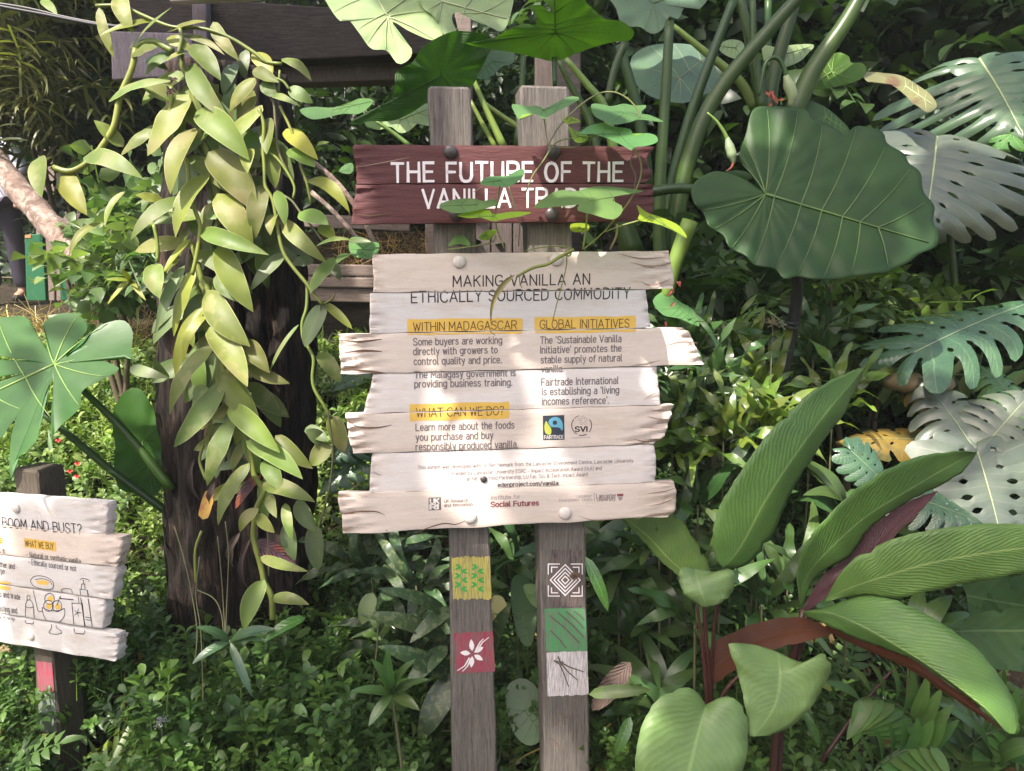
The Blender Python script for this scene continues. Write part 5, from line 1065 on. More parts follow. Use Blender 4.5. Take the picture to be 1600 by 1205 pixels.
mons('dull monstera leaf behind the trunk, left of the white planks', (560, 900), 2.5, [(600, 640, 2.4, 520, 720, 2.3, 110, (0, -.6, 1), 'mon_dark', {}), (575, 560, 2.5, 520, 610, 2.4, 60, (0, -.6, 1), 'mon_dark', {}), (590, 690, 2.4, 500, 770, 2.3, 80, (0, -.6, 1), 'mon_dark', {})], stalks=[([(600, 640), (590, 760), (560, 900)], [2, 3], 2.45, 'petiole')])
# ================================================================== striped-leaf (prayer plant family) clumps at the right
cb = P(1110, 1260, 1.6); cb.z = 0
c1 = thing('striped_leaf_plant', 'broad-leaved striped plant with maroon stems, nearest to the sign post', 'plant', cb)
c2b = P(1260, 1260, 1.6); c2b.z = 0
c2 = thing('striped_leaf_plant', 'striped plant at the lower right with long arching leaves and red undersides', 'plant', c2b)
CU = M['cal_under']; CT = M['cal']; CM = M['cal_maroon']; CPn = M['cal_plain']
RL = ribbon_leaf
RL([(1131, 888), (1116, 868), (1113, 830), (1120, 800), (1146, 752), (1172, 715), (1197, 680), (1255, 622), (1305, 590), (1352, 574)], [(1131, 888), (1160, 850), (1197, 781), (1240, 715), (1295, 640), (1352, 574)], [(1131, 888), (1165, 884), (1200, 850), (1222, 806), (1237, 770), (1260, 732), (1284, 695), (1320, 645), (1340, 605), (1352, 574)], 1.60, 1.72, CT, c1, bend=-.03, el=-.01, er=.05, nt=46, ns=5, under=CU)
RL([(1066, 904), (1040, 884), (1012, 855), (985, 826), (962, 806)], [(1080, 903), (1045, 874), (1008, 835), (962, 800)], [(1110, 896), (1104, 872), (1085, 842), (1058, 806), (1000, 785), (962, 796)], 1.70, 2.1, CT, c1, bend=.02, el=.0, er=.02, nt=40, under=CU)
RL([(1082, 886), (1064, 886), (1060, 905), (1070, 930), (1090, 945), (1105, 949)], [(1085, 888), (1092, 915), (1105, 949)], [(1090, 888), (1115, 893), (1140, 888), (1148, 900), (1144, 928), (1125, 944), (1105, 949)], 1.60, 1.55, CPn, c1, bend=-.02, el=.01, er=.01, under=CU)
RL([(1103, 1101), (1087, 1079), (1062, 1074), (1025, 1095), (1002, 1135), (992, 1190), (1002, 1250), (1050, 1300)], [(1103, 1101), (1090, 1150), (1074, 1215), (1050, 1300)], [(1103, 1101), (1128, 1089), (1152, 1093), (1168, 1120), (1169, 1165), (1158, 1215), (1120, 1270), (1050, 1300)], 1.52, 1.40, CPn, c1, bend=-.02, el=.006, er=.012, nt=34, under=CU)
RL([(1215, 1019), (1180, 1007), (1158, 1005), (1138, 1007), (1150, 1045), (1160, 1085), (1166, 1120), (1170, 1150)], [(1215, 1019), (1219, 1060), (1210, 1105), (1178, 1151)], [(1215, 1019), (1245, 1032), (1265, 1033), (1286, 1020), (1300, 1036), (1296, 1055), (1275, 1095), (1245, 1130), (1210, 1148), (1178, 1151)], 1.56, 1.48, CPn, c1, bend=-.01, el=.012, er=.012, nt=34, under=CU)
RL([(1302, 990), (1270, 968), (1225, 964), (1175, 975), (1140, 990), (1112, 1006), (1112, 1030)], [(1302, 990), (1255, 985), (1200, 995), (1150, 1018), (1111, 1045)], [(1302, 990), (1262, 1003), (1220, 1012), (1180, 1030), (1145, 1050), (1111, 1073)], 1.60, 1.64, CU, c1, bend=.01, el=.0, er=-.03, name='leaf')['label'] = 'folded leaf showing its rusty red underside'
RL([(1252, 950), (1246, 915), (1245, 890), (1258, 850), (1282, 818), (1320, 780), (1360, 747), (1425, 716), (1487, 705), (1527, 707)], [(1252, 950), (1256, 910), (1285, 870), (1350, 810), (1430, 760), (1490, 725), (1527, 707)], [(1252, 950), (1272, 905), (1305, 883), (1332, 868), (1360, 826), (1417, 786), (1470, 759), (1505, 738), (1527, 707)], 1.62, 1.70, CT, c2, bend=-.03, el=-.03, er=.02, nt=46, ns=5, under=CU)
RL([(1254, 952), (1280, 905), (1310, 880), (1332, 866), (1360, 824), (1417, 784), (1462, 768)], [(1258, 953), (1285, 922), (1330, 885), (1370, 850), (1420, 800), (1464, 767)], [(1264, 953), (1300, 928), (1345, 892), (1386, 856), (1405, 832), (1440, 800), (1466, 766)], 1.63, 1.69, CM, c2, bend=.0, el=.01, er=-.02, nt=30)['label'] = 'rolled maroon leaf edge seen from below'
RL([(1288, 940), (1325, 880), (1385, 846), (1425, 833), (1500, 821), (1570, 817), (1660, 825), (1720, 860)], [(1288, 940), (1320, 922), (1385, 900), (1450, 881), (1530, 866), (1600, 857), (1660, 855), (1720, 860)], [(1288, 940), (1350, 931), (1395, 937), (1450, 926), (1525, 911), (1600, 896), (1660, 885), (1720, 860)], 1.58, 1.50, CT, c2, bend=-.04, el=.012, er=.0, nt=40, ns=5, under=CU)
RL([(1254, 956), (1300, 945), (1340, 932), (1385, 934), (1412, 942), (1470, 972), (1525, 1012), (1562, 1055), (1588, 1100), (1597, 1135), (1586, 1149), (1570, 1142)], [(1254, 956), (1295, 957), (1350, 980), (1400, 1009), (1450, 1040), (1500, 1076), (1545, 1112), (1570, 1142)], [(1256, 962), (1282, 972), (1325, 994), (1375, 1012), (1425, 1030), (1462, 1055), (1512, 1090), (1550, 1122), (1570, 1142)], 1.60, 1.32, CT, c2, bend=-.045, el=.014, er=.012, nt=46, ns=5, under=CU)
RL([(1290, 976), (1330, 994), (1380, 1012), (1430, 1032), (1470, 1060), (1515, 1092), (1568, 1142)], [(1292, 982), (1335, 1003), (1385, 1022), (1435, 1046), (1472, 1072), (1512, 1100), (1568, 1142)], [(1294, 986), (1338, 1009), (1390, 1032), (1436, 1056), (1474, 1082), (1510, 1106), (1568, 1142)], 1.62, 1.34, CU, c2, bend=-.03, el=0, er=.03, nt=26)['label'] = 'red underside showing along the arching leaf'
RL([(1470, 985), (1520, 960), (1580, 950), (1660, 950)], [(1470, 988), (1530, 985), (1600, 985), (1680, 980)], [(1480, 1000), (1540, 1040), (1600, 1050), (1680, 1040)], 1.75, 1.6, M['mon_dark'], c2, nt=20)
RL([(1500, 905), (1530, 900), (1580, 900), (1660, 890)], [(1510, 930), (1560, 940), (1620, 950), (1680, 960)], [(1515, 965), (1560, 975), (1620, 985), (1680, 990)], 1.8, 1.65, M['mon_dark'], c2, nt=20)
def cst(pts, r, d, par, m='cal_stem'): return tube('stem', [P(x, y, d) for x, y in pts], [q*MP(d) for q in r], M[m], par, 7)
cst([(1087, 930), (1096, 1000), (1105, 1100), (1108, 1260)], [2.5, 3.5, 6], 1.60, c1); cst([(1098, 900), (1103, 1000), (1109, 1100), (1110, 1260)], [3, 4.5, 7], 1.61, c1); cst([(1132, 886), (1118, 960), (1112, 1040), (1111, 1110), (1112, 1260)], [3, 3, 4, 7], 1.62, c1)
cst([(1215, 1018), (1150, 1060), (1113, 1110)], [3, 4], 1.62, c1)
cst([(1255, 952), (1235, 1040), (1215, 1120), (1204, 1260)], [5, 6, 8], 1.63, c2); cst([(1270, 945), (1240, 1050), (1222, 1130), (1212, 1260)], [4, 5, 7], 1.65, c2)
tube('stem', [P(1283, 1190, 1.7), P(1340, 1110, 1.72), P(1400, 1040, 1.75)], [.005, .003], M['cal_stem'], c2, 6)
# ================================================================== climber on the sign
kb = P(900, 390, 1.85); cl = thing('climbing_vine', 'slender climber with arrow-shaped green leaves straggling over the maroon title boards', 'vine', kb)
sl_ = M['sweet']; sy_ = M['sweet_lit']
CLV = [((848, 172), [(800, 163), (825, 166), (840, 165), (850, 172), (860, 172), (875, 158), (890, 151), (906, 153), (895, 162), (875, 172), (860, 180), (850, 186), (835, 178), (815, 180), (812, 188), (805, 178)], sl_, 1.72, (906, 153)),
 ((975, 176), [(924, 163), (940, 163), (955, 166), (975, 162), (990, 165), (1011, 165), (1001, 177), (1016, 180), (1037, 191), (1000, 187), (985, 191), (960, 195), (945, 190), (928, 180)], sl_, 1.74, (1037, 191)),
 ((968, 209), [(904, 210), (920, 197), (940, 192), (946, 193), (960, 198), (985, 202), (990, 212), (1010, 208), (1025, 212), (1027, 222), (1010, 228), (992, 230), (986, 235), (970, 226), (945, 215), (925, 210)], sl_, 1.70, (904, 210)),
 ((893, 187), [(880, 184), (895, 183), (907, 190), (900, 192), (884, 193)], sy_, 1.72, (907, 190)), ((902, 213), [(888, 198), (900, 205), (912, 208), (920, 215), (910, 223), (897, 220)], sy_, 1.73, (920, 215)),
 ((782, 282), [(750, 286), (764, 276), (792, 275), (805, 268), (817, 264), (818, 275), (806, 286), (792, 292), (771, 291), (760, 290)], sl_, 1.70, (750, 286)),
 ((745, 320), [(686, 322), (704, 313), (736, 310), (755, 314), (772, 311), (776, 320), (750, 328), (722, 333), (701, 331)], sl_, 1.71, (686, 322)),
 ((772, 338), [(714, 337), (736, 331), (753, 327), (766, 329), (772, 335), (799, 331), (831, 332), (813, 338), (785, 343), (771, 346), (750, 340), (735, 341)], sy_, 1.68, (714, 337)),
 ((922, 314), [(834, 325), (855, 306), (876, 297), (900, 299), (925, 292), (960, 292), (1006, 299), (970, 305), (956, 312), (974, 325), (959, 343), (925, 335), (900, 328), (906, 320), (872, 323)], sl_, 1.70, (1006, 299)),
 ((1015, 338), [(995, 320), (1011, 332), (1037, 341), (1061, 353), (1073, 372), (1047, 358), (1023, 349), (998, 344), (999, 334)], sy_, 1.74, (1073, 372)),
 ((905, 356), [(893, 350), (918, 350), (918, 361), (894, 362)], sy_, 1.79, (918, 361)), ((717, 376), [(700, 385), (708, 372), (717, 362), (727, 370), (735, 384), (716, 381)], sl_, 1.79, (735, 384)),
 ((760, 367), [(748, 372), (757, 362), (775, 359), (772, 368), (760, 376)], sy_, 1.77, (748, 372)), ((567, 388), [(548, 372), (566, 371), (578, 378), (592, 380), (590, 396), (578, 404), (566, 404), (552, 400), (545, 388)], sl_, 2.3, (566, 404)), ((545, 265), [(530, 268), (538, 258), (550, 255), (552, 266), (545, 272)], sl_, 2.2, (530, 268))]
for c, out, mt, d, tp in CLV: pol(c, out, d, mt, cl, gy=-.0026, wave=.03, wk=5, tip=tp, vmat=M['sweet'], vr=.6, n=54, nr=6, lat=(40, 85, 130))
def cs(pts, r, m='thin_stem', d=1.735, name='tendril'): return tube(name, [P(x, y, d) for x, y in pts], [r*MP(d), r*MP(d)*.8], M[m], cl, 6)
M['tan_stem'] = leafmat('tan_stem', (.22, .19, .10), rough=.5, transl=0, vary=.1)
M['clg'] = leafmat('climber_stem', (.17, .2, .09), rough=.45, transl=0, vary=.15)
cs([(897, 390), (885, 396), (872, 403), (856, 413), (835, 418), (820, 425), (808, 432)], 2.8, 'vanilla_stem', 1.72, 'stem'); cs([(897, 391), (880, 385), (850, 386), (820, 392)], 1.2, 'clg', 1.77)
leaf(P(805, 429, 1.71), P(768, 512, 1.755), 9*MP(1.72), M['tan_stem'], cl, curve=.12, fold=.9, ab=(.35, .9), bend=.05)
cs([(768, 512), (766, 518), (774, 524)], .9, 'tan_stem', 1.75); cs([(886, 398), (884, 420), (878, 445), (870, 475), (864, 500)], 1.1, 'clg'); cs([(884, 398), (890, 400), (893, 392)], 1.6, 'clg', 1.72)
cs([(812, 432), (812, 442), (816, 450)], .9, 'tan_stem'); cs([(943, 200), (905, 228), (866, 230), (856, 232)], 0.9, 'clg'); cs([(940, 212), (905, 215), (870, 222), (850, 250), (832, 275), (822, 300)], 1.2, 'clg', 1.74)
cs([(783, 276), (778, 310), (774, 334), (776, 356), (788, 388)], 1.5, 'clg', 1.73); cs([(795, 290), (806, 330), (812, 350), (810, 385)], 1.2, 'thin_stem', 1.76); cs([(991, 231), (1000, 250), (1002, 270), (994, 296), (978, 322), (960, 343), (942, 364), (912, 390)], 1.2, 'clg', 1.74)
cs([(998, 345), (970, 353), (946, 362)], 1.4, 'clg', 1.75); cs([(964, 350), (963, 368), (953, 390)], 2, 'tan_stem', 1.78); cs([(918, 330), (915, 360), (911, 390)], 1.5, 'clg', 1.76)
cs([(888, 182), (905, 166), (928, 150), (946, 144), (966, 146), (985, 158), (997, 174), (1000, 187)], 1.3, 'clg', 1.72); cs([(888, 182), (872, 200), (856, 228)], 1.3, 'thin_stem', 1.72); cs([(850, 186), (853, 205), (856, 228)], 1, 'thin_stem', 1.72)
cs([(775, 368), (770, 378), (745, 384), (700, 390)], 1.2, 'clg', 1.76); cs([(992, 235), (985, 255), (993, 275), (990, 300)], 1, 'thin_stem', 1.77)
for q in [(769, 352, 758, 350), (758, 290, 740, 300)]: cs([(q[0], q[1]), (q[2], q[3])], .6, 'tan_stem', 1.72)
# ================================================================== timber behind
def box_px(name, quad, d, thick, mat, parent=None, smooth=False, dz=0, dr=None):
    """front face from 4 photo points at distance d (dr at the right end), real thickness behind it"""
    dd = [d, dr or d, dr or d, d]; f = [P(x, y, q) for (x, y), q in zip(quad, dd)]; back = Vector((0, thick, 0)); V = f+[p+back for p in f]
    Fc = [(0, 3, 2, 1), (4, 5, 6, 7), (0, 1, 5, 4), (1, 2, 6, 5), (2, 3, 7, 6), (3, 0, 4, 7)]
    o = raw(name, V, Fc, mat, parent, smooth=False); b = o.modifiers.new('bevel', 'BEVEL'); b.width = min(.006, thick*.15); b.segments = 2; return o
fb = P(480, 700, 3.3); fb.z = ground(fb.x, 3.3)
tf = thing('old_pergola', 'old dark timber pergola with a heavy cross beam behind the trunk', 'pergola', fb)
box_px('beam', [(200, -12), (712, 26), (704, 82), (200, 106)], 3.2, .16, M['beam'], tf)
box_px('beam_underside', [(210, 104), (704, 84), (700, 122), (210, 138)], 3.3, .10, M['plank_dark'], tf)  # separate box standing in for the beam's shaded dark underside
box_px('post', [(298, -10), (322, -10), (324, 70), (302, 70)], 3.15, .05, M['post_top'], tf)
box_px('post', [(836, 60), (866, 60), (866, 700), (836, 700)], 3.2, .08, M['plank_dark'], tf); box_px('post', [(868, 40), (908, 40), (908, 700), (868, 700)], 3.1, .10, M['beam'], tf)
box_px('post', [(710, -20), (736, -20), (740, 700), (714, 700)], 3.35, .10, M['plank_old'], tf)
box_px('plank', [(262, -16), (400, -14), (402, -5), (264, 2)], 3.05, .05, M['white_warm'], tf)
box_px('beam_end', [(172, 48), (300, 52), (300, 118), (174, 125)], 3.0, .08, M['post_top'], tf)
e3b = P(560, 520, 3.6); e3b.z = ground(e3b.x, 3.6)
pb = thing('raised_planter', 'wooden plank planter filled with straw behind the sign', 'planter', e3b)
for (q, d) in [([(452, 334), (640, 340), (640, 362), (452, 354)], 3.9), ([(452, 412), (705, 416), (705, 434), (452, 430)], 3.5), ([(452, 432), (705, 436), (705, 452), (452, 448)], 3.5), ([(455, 449), (705, 454), (705, 476), (455, 470)], 3.52)]:
    box_px('plank', q, d, .045, M['plank_old'], pb)
box_px('plank', [(664, 340), (700, 340), (700, 440), (664, 440)], 3.6, .05, M['plank_old'], pb)
for i in range(10): box_px('board', [(700+i*34, 330), (732+i*34, 330), (732+i*34, 700), (700+i*34, 700)], 4.1, .03, M['plank_dark'], pb)
box_px('soil_fill', [(455, 362), (680, 362), (680, 425), (455, 425)], 3.75, .3, M['soil'], pb)
bake('straw', 'straw', [P(random.uniform(520, 700), random.uniform(370, 425), random.uniform(3.55, 3.7)) for _ in range(500)], (.04, .14), [(.30, .19, .13), (.20, .12, .09), (.4, .27, .2)], tilt=1.3, kindtag='stuff')['label'] = 'straw and wood shreds on the planter'
# old fence boards at the left background
fn = P(120, 420, 6.0); fn.z = ground(fn.x, 6); fe = thing('board_fence', 'brown upright fence boards deep in the shade at the left', 'fence', fn)
for i in range(3, 16): box_px('board', [(-40+i*32, 150+random.uniform(-8, 8)), (-11+i*32, 150+random.uniform(-8, 8)), (-11+i*32, 470), (-40+i*32, 470)], 6.2, .03, M['plank_dark'] if i not in (3, 4) else M['plank_old'], fe)
# cables
t = tube('cable', [P(-30, 4, 2.6), P(20, 14, 2.6), P(70, 23, 2.6), P(120, 33, 2.6), P(162, 40, 2.6), P(215, 42, 2.6)], [.0055, .0055], flat('cable_black', (.03, .03, .035), .45), None, 8, loc=P(60, 22, 2.6)); tag(t, 'black cable crossing the top left corner', 'cable')
t = tube('cable', [P(-30, 1, 2.62), P(40, 12, 2.62), P(100, 26, 2.62), P(158, 37, 2.62), P(215, 44, 2.6)], [.003, .003], flat('cable_grey', (.16, .15, .15), .5), None, 8, loc=P(60, 20, 2.6)); tag(t, 'thin grey cable running just over the black one', 'cable')
# leaning log
lg = tube('fallen_log', [P(-60, 195, 4.2), P(0, 262, 4.1), P(50, 320, 4.0), P(95, 370, 3.9), P(135, 420, 3.8), P(150, 445, 3.8)], [20*MP(4.1), 18*MP(4.0), 19*MP(3.9), 21*MP(3.8)], M['log'], None, 18, 40, loc=P(135, 430, 4.6))
for v in lg.data.vertices:
    q = v.co; k = math.sin(q.x*23+q.z*31)*math.sin(q.y*40+q.z*17); v.co = q+Vector((.5, -.6, .4))*.012*k
tag(lg, 'pale rough-barked log leaning across the left edge', 'log')
br = tube('branch', [P(486, 300, 2.8), P(520, 330, 2.8), P(560, 375, 2.8), P(600, 430, 2.85), P(620, 520, 2.9)], [.009, .006], M['log'], None, 7, loc=P(600, 500, 2.85)); tag(br, 'thin grey branch slanting behind the left end of the title boards', 'branch')
br = tube('branch', [P(446, 225, 2.5), P(490, 255, 2.5), P(525, 285, 2.5), P(560, 330, 2.5), P(590, 390, 2.55)], [.011, .008], M['log'], None, 7, loc=P(560, 330, 2.5)); tag(br, 'bare brown branch right of the trunk top', 'branch')
# green marker boards
def marker(q, d, label, sticker=None):
    b = P((q[2][0]+q[3][0])/2, q[2][1], d); t = thing('marker_board', label, 'board', b); box_px('board', q, d, .04, M['greenboard'], t)
    if sticker: box_px('sticker', sticker, d-.004, .003, M['orange'], t)
M['greenboard'] = flat('green_painted_board', (.018, .115, .05), .6); M['orange'] = flat('orange_sticker', (.55, .22, .10), .6)
marker([(38, 367), (66, 365), (72, 470), (41, 470)], 5.4, 'green painted board standing beside the leaning log', [(39, 367), (48, 367), (48, 372), (39, 372)])
marker([(92, 400), (106, 398), (108, 470), (94, 470)], 5.2, 'narrow green board half hidden under the log')
# stones, and a mound standing for a brown leaf litter patch
for x, y, r, lb in [(1412, 596, 30, 'smooth tan stone under the dark monstera leaf'), (1462, 600, 26, 'smaller tan stone right of the other one'), (20, 1020, 55, 'reddish brown stone behind the small sign post')]:
    c = P(x, y, 2.35); V, Fc = [], []
    for j in range(9):
        for k in range(16):
            a = math.pi*j/8; b_ = 2*math.pi*k/16; rr = r*MP(2.35)*(1+.08*math.sin(b_*3+j)); V.append(c+Vector((math.sin(a)*math.cos(b_)*rr, math.sin(a)*math.sin(b_)*rr, math.cos(a)*rr*.55)))
    for j in range(8):
        for k in range(16): Fc.append((j*16+k, (j+1)*16+k, (j+1)*16+(k+1) % 16, j*16+(k+1) % 16))
    tag(raw('stone', V, Fc, M['stone'] if 'stone' in M else M.setdefault('stone', flat('tan_stone', (.26, .20, .11), .85)), None, loc=c), lb, 'stone')
# ================================================================== the person at the left edge
def person():
    base = P(8, 470, 7.0); base.z = ground(base.x, 7.0)
    root = thing('person', 'person in a white shirt and dark trousers walking at the left edge', 'person', base)
    H = 1.72
    def skin(name, verts, edges, rad, mat, sub=2):
        me = bpy.data.meshes.new(name); me.from_pydata([tuple(v) for v in verts], edges, []); o = bpy.data.objects.new(name, me); COL.objects.link(o); o.parent = root
        m = o.modifiers.new('skin', 'SKIN'); m.use_smooth_shade = True
        for i, r in enumerate(rad): me.skin_vertices[0].data[i].radius = (r if isinstance(r, tuple) else (r, r)); me.skin_vertices[0].data[i].use_root = (i == 0)
        s = o.modifiers.new('sub', 'SUBSURF'); s.levels = s.render_levels = sub; me.materials.append(mat); return o
    sk = flat('skin', (.35, .2, .14), .5); sh = flat('shirt_white', (.62, .62, .72), .8); tr = flat('trousers_dark', (.035, .03, .045), .85); hr = flat('hair_dark', (.02, .015, .012), .7)
    skin('body', [(0, 0, .95), (0, 0, 1.15), (0, 0, 1.36), (0, 0, 1.46), (0, -.01, 1.52), (0, -.02, 1.60), (0, -.02, 1.68), (-.17, 0, 1.38), (-.23, .02, 1.12), (-.22, -.06, .90), (.17, 0, 1.38), (.23, .02, 1.12), (.24, -.07, .90), (-.09, 0, .9), (-.1, -.02, .5), (-.1, .03, .1), (-.1, -.1, .04), (.09, 0, .9), (.1, .05, .5), (.11, .1, .1), (.11, -.02, .04),
        (-.22, -.08, .82), (.24, -.09, .82)],
        [(0, 1), (1, 2), (2, 3), (3, 4), (4, 5), (5, 6), (2, 7), (7, 8), (8, 9), (2, 10), (10, 11), (11, 12), (0, 13), (13, 14), (14, 15), (15, 16), (0, 17), (17, 18), (18, 19), (19, 20), (9, 21), (12, 22)],
        [(.14, .10), (.13, .09), (.15, .10), .06, .05, (.075, .095), (.05, .06), .05, .042, .03, .05, .042, .03, .075, .055, .04, .035, .075, .055, .04, .035, .04, .04], sk)
    skin('shirt', [(0, 0, .80), (0, 0, 1.1), (0, 0, 1.34), (0, 0, 1.44), (-.17, 0, 1.39), (-.22, .01, 1.2), (-.24, .01, 1.12), (.17, 0, 1.39), (.22, .01, 1.2), (.24, .01, 1.12)], [(0, 1), (1, 2), (2, 3), (2, 4), (4, 5), (5, 6), (2, 7), (7, 8), (8, 9)], [(.18, .125), (.165, .115), (.175, .12), (.09, .08), .075, .065, .06, .075, .065, .06], sh)
    skin('trousers', [(0, 0, .93), (-.1, 0, .84), (-.105, -.02, .5), (-.105, .03, .12), (.1, 0, .84), (.105, .05, .5), (.115, .1, .12)], [(0, 1), (1, 2), (2, 3), (0, 4), (4, 5), (5, 6)], [(.16, .12), .1, .08, .075, .1, .08, .075], tr)
    for sx, y0 in ((-.105, .03), (.115, .1)): skin('shoe', [(sx, y0+.03, .05), (sx, y0-.06, .045), (sx, y0-.16, .035)], [(0, 1), (1, 2)], [(.045, .045), (.045, .04), (.035, .03)], hr)
    skin('hair', [(0, .02, 1.60), (0, .01, 1.69)], [(0, 1)], [(.085, .09), (.07, .085)], hr)
person()
# ================================================================== shrubs and masses behind, each a thing
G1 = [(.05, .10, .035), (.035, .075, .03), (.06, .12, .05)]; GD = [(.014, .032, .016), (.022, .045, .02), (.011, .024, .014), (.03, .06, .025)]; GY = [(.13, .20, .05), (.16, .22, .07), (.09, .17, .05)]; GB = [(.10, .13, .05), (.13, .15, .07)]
def shrub(label, px, d, kind, boxes, size, pal, tilt=.5, name='shrub', cat='shrub', group=None, trunkr=.012, val=.3, stems=3):
    b = P(px[0], px[1], d); b.z = ground(b.x, d); t = thing(name, label, cat, b, group)
    pos = np.vstack([box_pts(x0, x1, y0, y1, d0, d1, n) for x0, x1, y0, y1, d0, d1, n in boxes])
    gz = np.array([ground(0, y) for y in pos[:, 1]]); pos[:, 2] = np.maximum(pos[:, 2], gz+.02)
    bake('foliage', kind, pos, size, pal, None, t, tilt, valvar=val)
    parts = []
    for k in range(stems):
        q = Vector(pos[random.randrange(len(pos))].tolist()); parts.append(tube_mesh([b+Vector((random.uniform(-.05, .05), 0, -.02)), (b+q)/2+Vector((random.uniform(-.1, .1), 0, .1)), q], [trunkr*1.4, trunkr*.5], 6, 7))
    V, Fc = join(parts); raw('stem', V, Fc, M['twig'], t); return t
shrub('feathery bamboo clump in the top left corner', (120, 420), 4.6, 'narrow', [(-60, 110, -40, 190, 4.4, 5.0, 480), (-40, 60, 60, 180, 4.2, 4.4, 140), (60, 260, -40, 60, 4.4, 5.2, 200)], (.25, .6), [(.05, .065, .025), (.07, .08, .035), (.11, .12, .06)], .9, 'bamboo', 'bamboo')
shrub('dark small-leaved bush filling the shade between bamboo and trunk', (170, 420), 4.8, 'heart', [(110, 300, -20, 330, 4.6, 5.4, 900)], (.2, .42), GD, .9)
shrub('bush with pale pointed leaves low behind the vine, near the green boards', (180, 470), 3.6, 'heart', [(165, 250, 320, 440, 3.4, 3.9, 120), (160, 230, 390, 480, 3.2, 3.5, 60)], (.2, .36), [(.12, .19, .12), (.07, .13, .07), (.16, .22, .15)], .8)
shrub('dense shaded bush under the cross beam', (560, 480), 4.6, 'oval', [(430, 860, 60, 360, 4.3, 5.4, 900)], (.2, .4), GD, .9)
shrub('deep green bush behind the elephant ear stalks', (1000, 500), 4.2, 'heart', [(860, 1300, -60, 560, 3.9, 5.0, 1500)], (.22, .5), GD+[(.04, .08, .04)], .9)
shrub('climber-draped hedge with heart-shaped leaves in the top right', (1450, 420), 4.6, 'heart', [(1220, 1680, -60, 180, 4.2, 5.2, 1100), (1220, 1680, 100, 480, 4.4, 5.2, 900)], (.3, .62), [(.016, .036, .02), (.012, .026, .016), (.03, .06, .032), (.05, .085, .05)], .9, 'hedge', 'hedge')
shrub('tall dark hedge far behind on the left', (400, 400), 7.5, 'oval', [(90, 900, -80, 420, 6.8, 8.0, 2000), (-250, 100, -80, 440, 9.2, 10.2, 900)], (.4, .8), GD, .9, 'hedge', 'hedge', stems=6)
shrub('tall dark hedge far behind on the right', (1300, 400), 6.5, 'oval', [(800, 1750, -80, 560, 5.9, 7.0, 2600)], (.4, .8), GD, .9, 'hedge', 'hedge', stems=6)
shrub('shady bush with drooping leaves beside the blackish stalk', (1150, 620), 3.0, 'oval', [(1060, 1340, 400, 640, 2.7, 3.3, 260)], (.22, .42), [(.03, .065, .035), (.045, .09, .045)], .7)
shrub('bright leafy bush between the blackish stalk and the dark monstera leaf', (1340, 620), 2.9, 'oval', [(1290, 1440, 430, 620, 2.6, 3.0, 110)], (.18, .32), [(.09, .16, .05), (.05, .1, .04), (.13, .18, .09)], .7)
shrub('dark bush along the right edge behind the monsteras', (1560, 700), 3.3, 'heart', [(1400, 1700, 330, 760, 3.0, 3.6, 420)], (.28, .5), GD, .8)
# ground covers that nobody could count
def cover(name, label, kind, boxes, size, pal, tilt, hmax=.22, val=.3):
    pos = []
    for x0, x1, y0, y1, n in boxes:
        xs = RNG.uniform(x0, x1, n); ys = RNG.uniform(y0, y1, n); g_ = np.array([ground(a, b) for a, b in zip(xs, ys)]); pos.append(np.stack([xs, ys, g_+RNG.uniform(0, hmax, n)], 1))
        q_ = pos[-1]; keep = ~(((q_[:, 1] < 1.9) & (q_[:, 0] > -.22) & (q_[:, 0] < .24)) | ((q_[:, 1] < 2.05) & (q_[:, 0] < -.98) & (q_[:, 0] > -1.3) & (q_[:, 2]-g_ > .04))); pos[-1] = q_[keep]
    o = bake(name, kind, np.vstack(pos), size, pal, None, None, tilt, loc=(0, 2, 0), valvar=val); tag(o, label, 'ground cover', None, 'stuff'); return o
cover('ground_cover', 'low round-leaved ground cover around the sign posts', 'whorl', [(-1.7, .9, 1.45, 2.35, 4800)], (.055, .12), [(.07, .145, .048), (.055, .115, .04), (.09, .17, .055)], .5, .30)
cover('ground_cover', 'taller leafy sprigs crowding the foot of the trunk', 'whorl', [(-1.05, -.30, 1.72, 2.06, 420)], (.09, .16), [(.05, .11, .04), (.035, .08, .03), (.08, .15, .05)], .5, .40)
cover('ground_cover', 'mixed oval-leaved seedlings scattered over the bed', 'oval', [(-1.7, .9, 1.5, 2.4, 420)], (.12, .24), [(.06, .12, .035), (.09, .15, .045), (.03, .07, .03), (.12, .16, .06)], .6, .16)
cover('ground_cover', 'feathery small fronds low among the ground cover', 'frond', [(-1.5, 1.6, 1.6, 2.5, 260)], (.14, .28), [(.04, .09, .03), (.06, .12, .04)], .5, .12)
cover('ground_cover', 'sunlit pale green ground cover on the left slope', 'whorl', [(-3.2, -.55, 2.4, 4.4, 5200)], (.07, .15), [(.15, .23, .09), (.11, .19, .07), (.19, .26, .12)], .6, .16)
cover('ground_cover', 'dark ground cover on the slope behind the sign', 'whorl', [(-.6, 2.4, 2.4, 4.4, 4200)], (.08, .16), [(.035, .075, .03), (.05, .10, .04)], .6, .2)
cover('grass', 'thin blades and stems sticking up among the ground cover', 'blade', [(-1.7, 1.6, 1.6, 2.6, 320), (-3, -.5, 2.6, 4.5, 300)], (.12, .30), [(.05, .11, .04), (.09, .14, .06)], .4, .05)
cover('leaf_litter', 'fallen brown leaves and scraps between the plants', 'heart', [(-1.7, 1.6, 1.5, 2.5, 260)], (.10, .2), [(.16, .10, .06), (.10, .065, .04), (.24, .17, .09)], 1.2, .14)
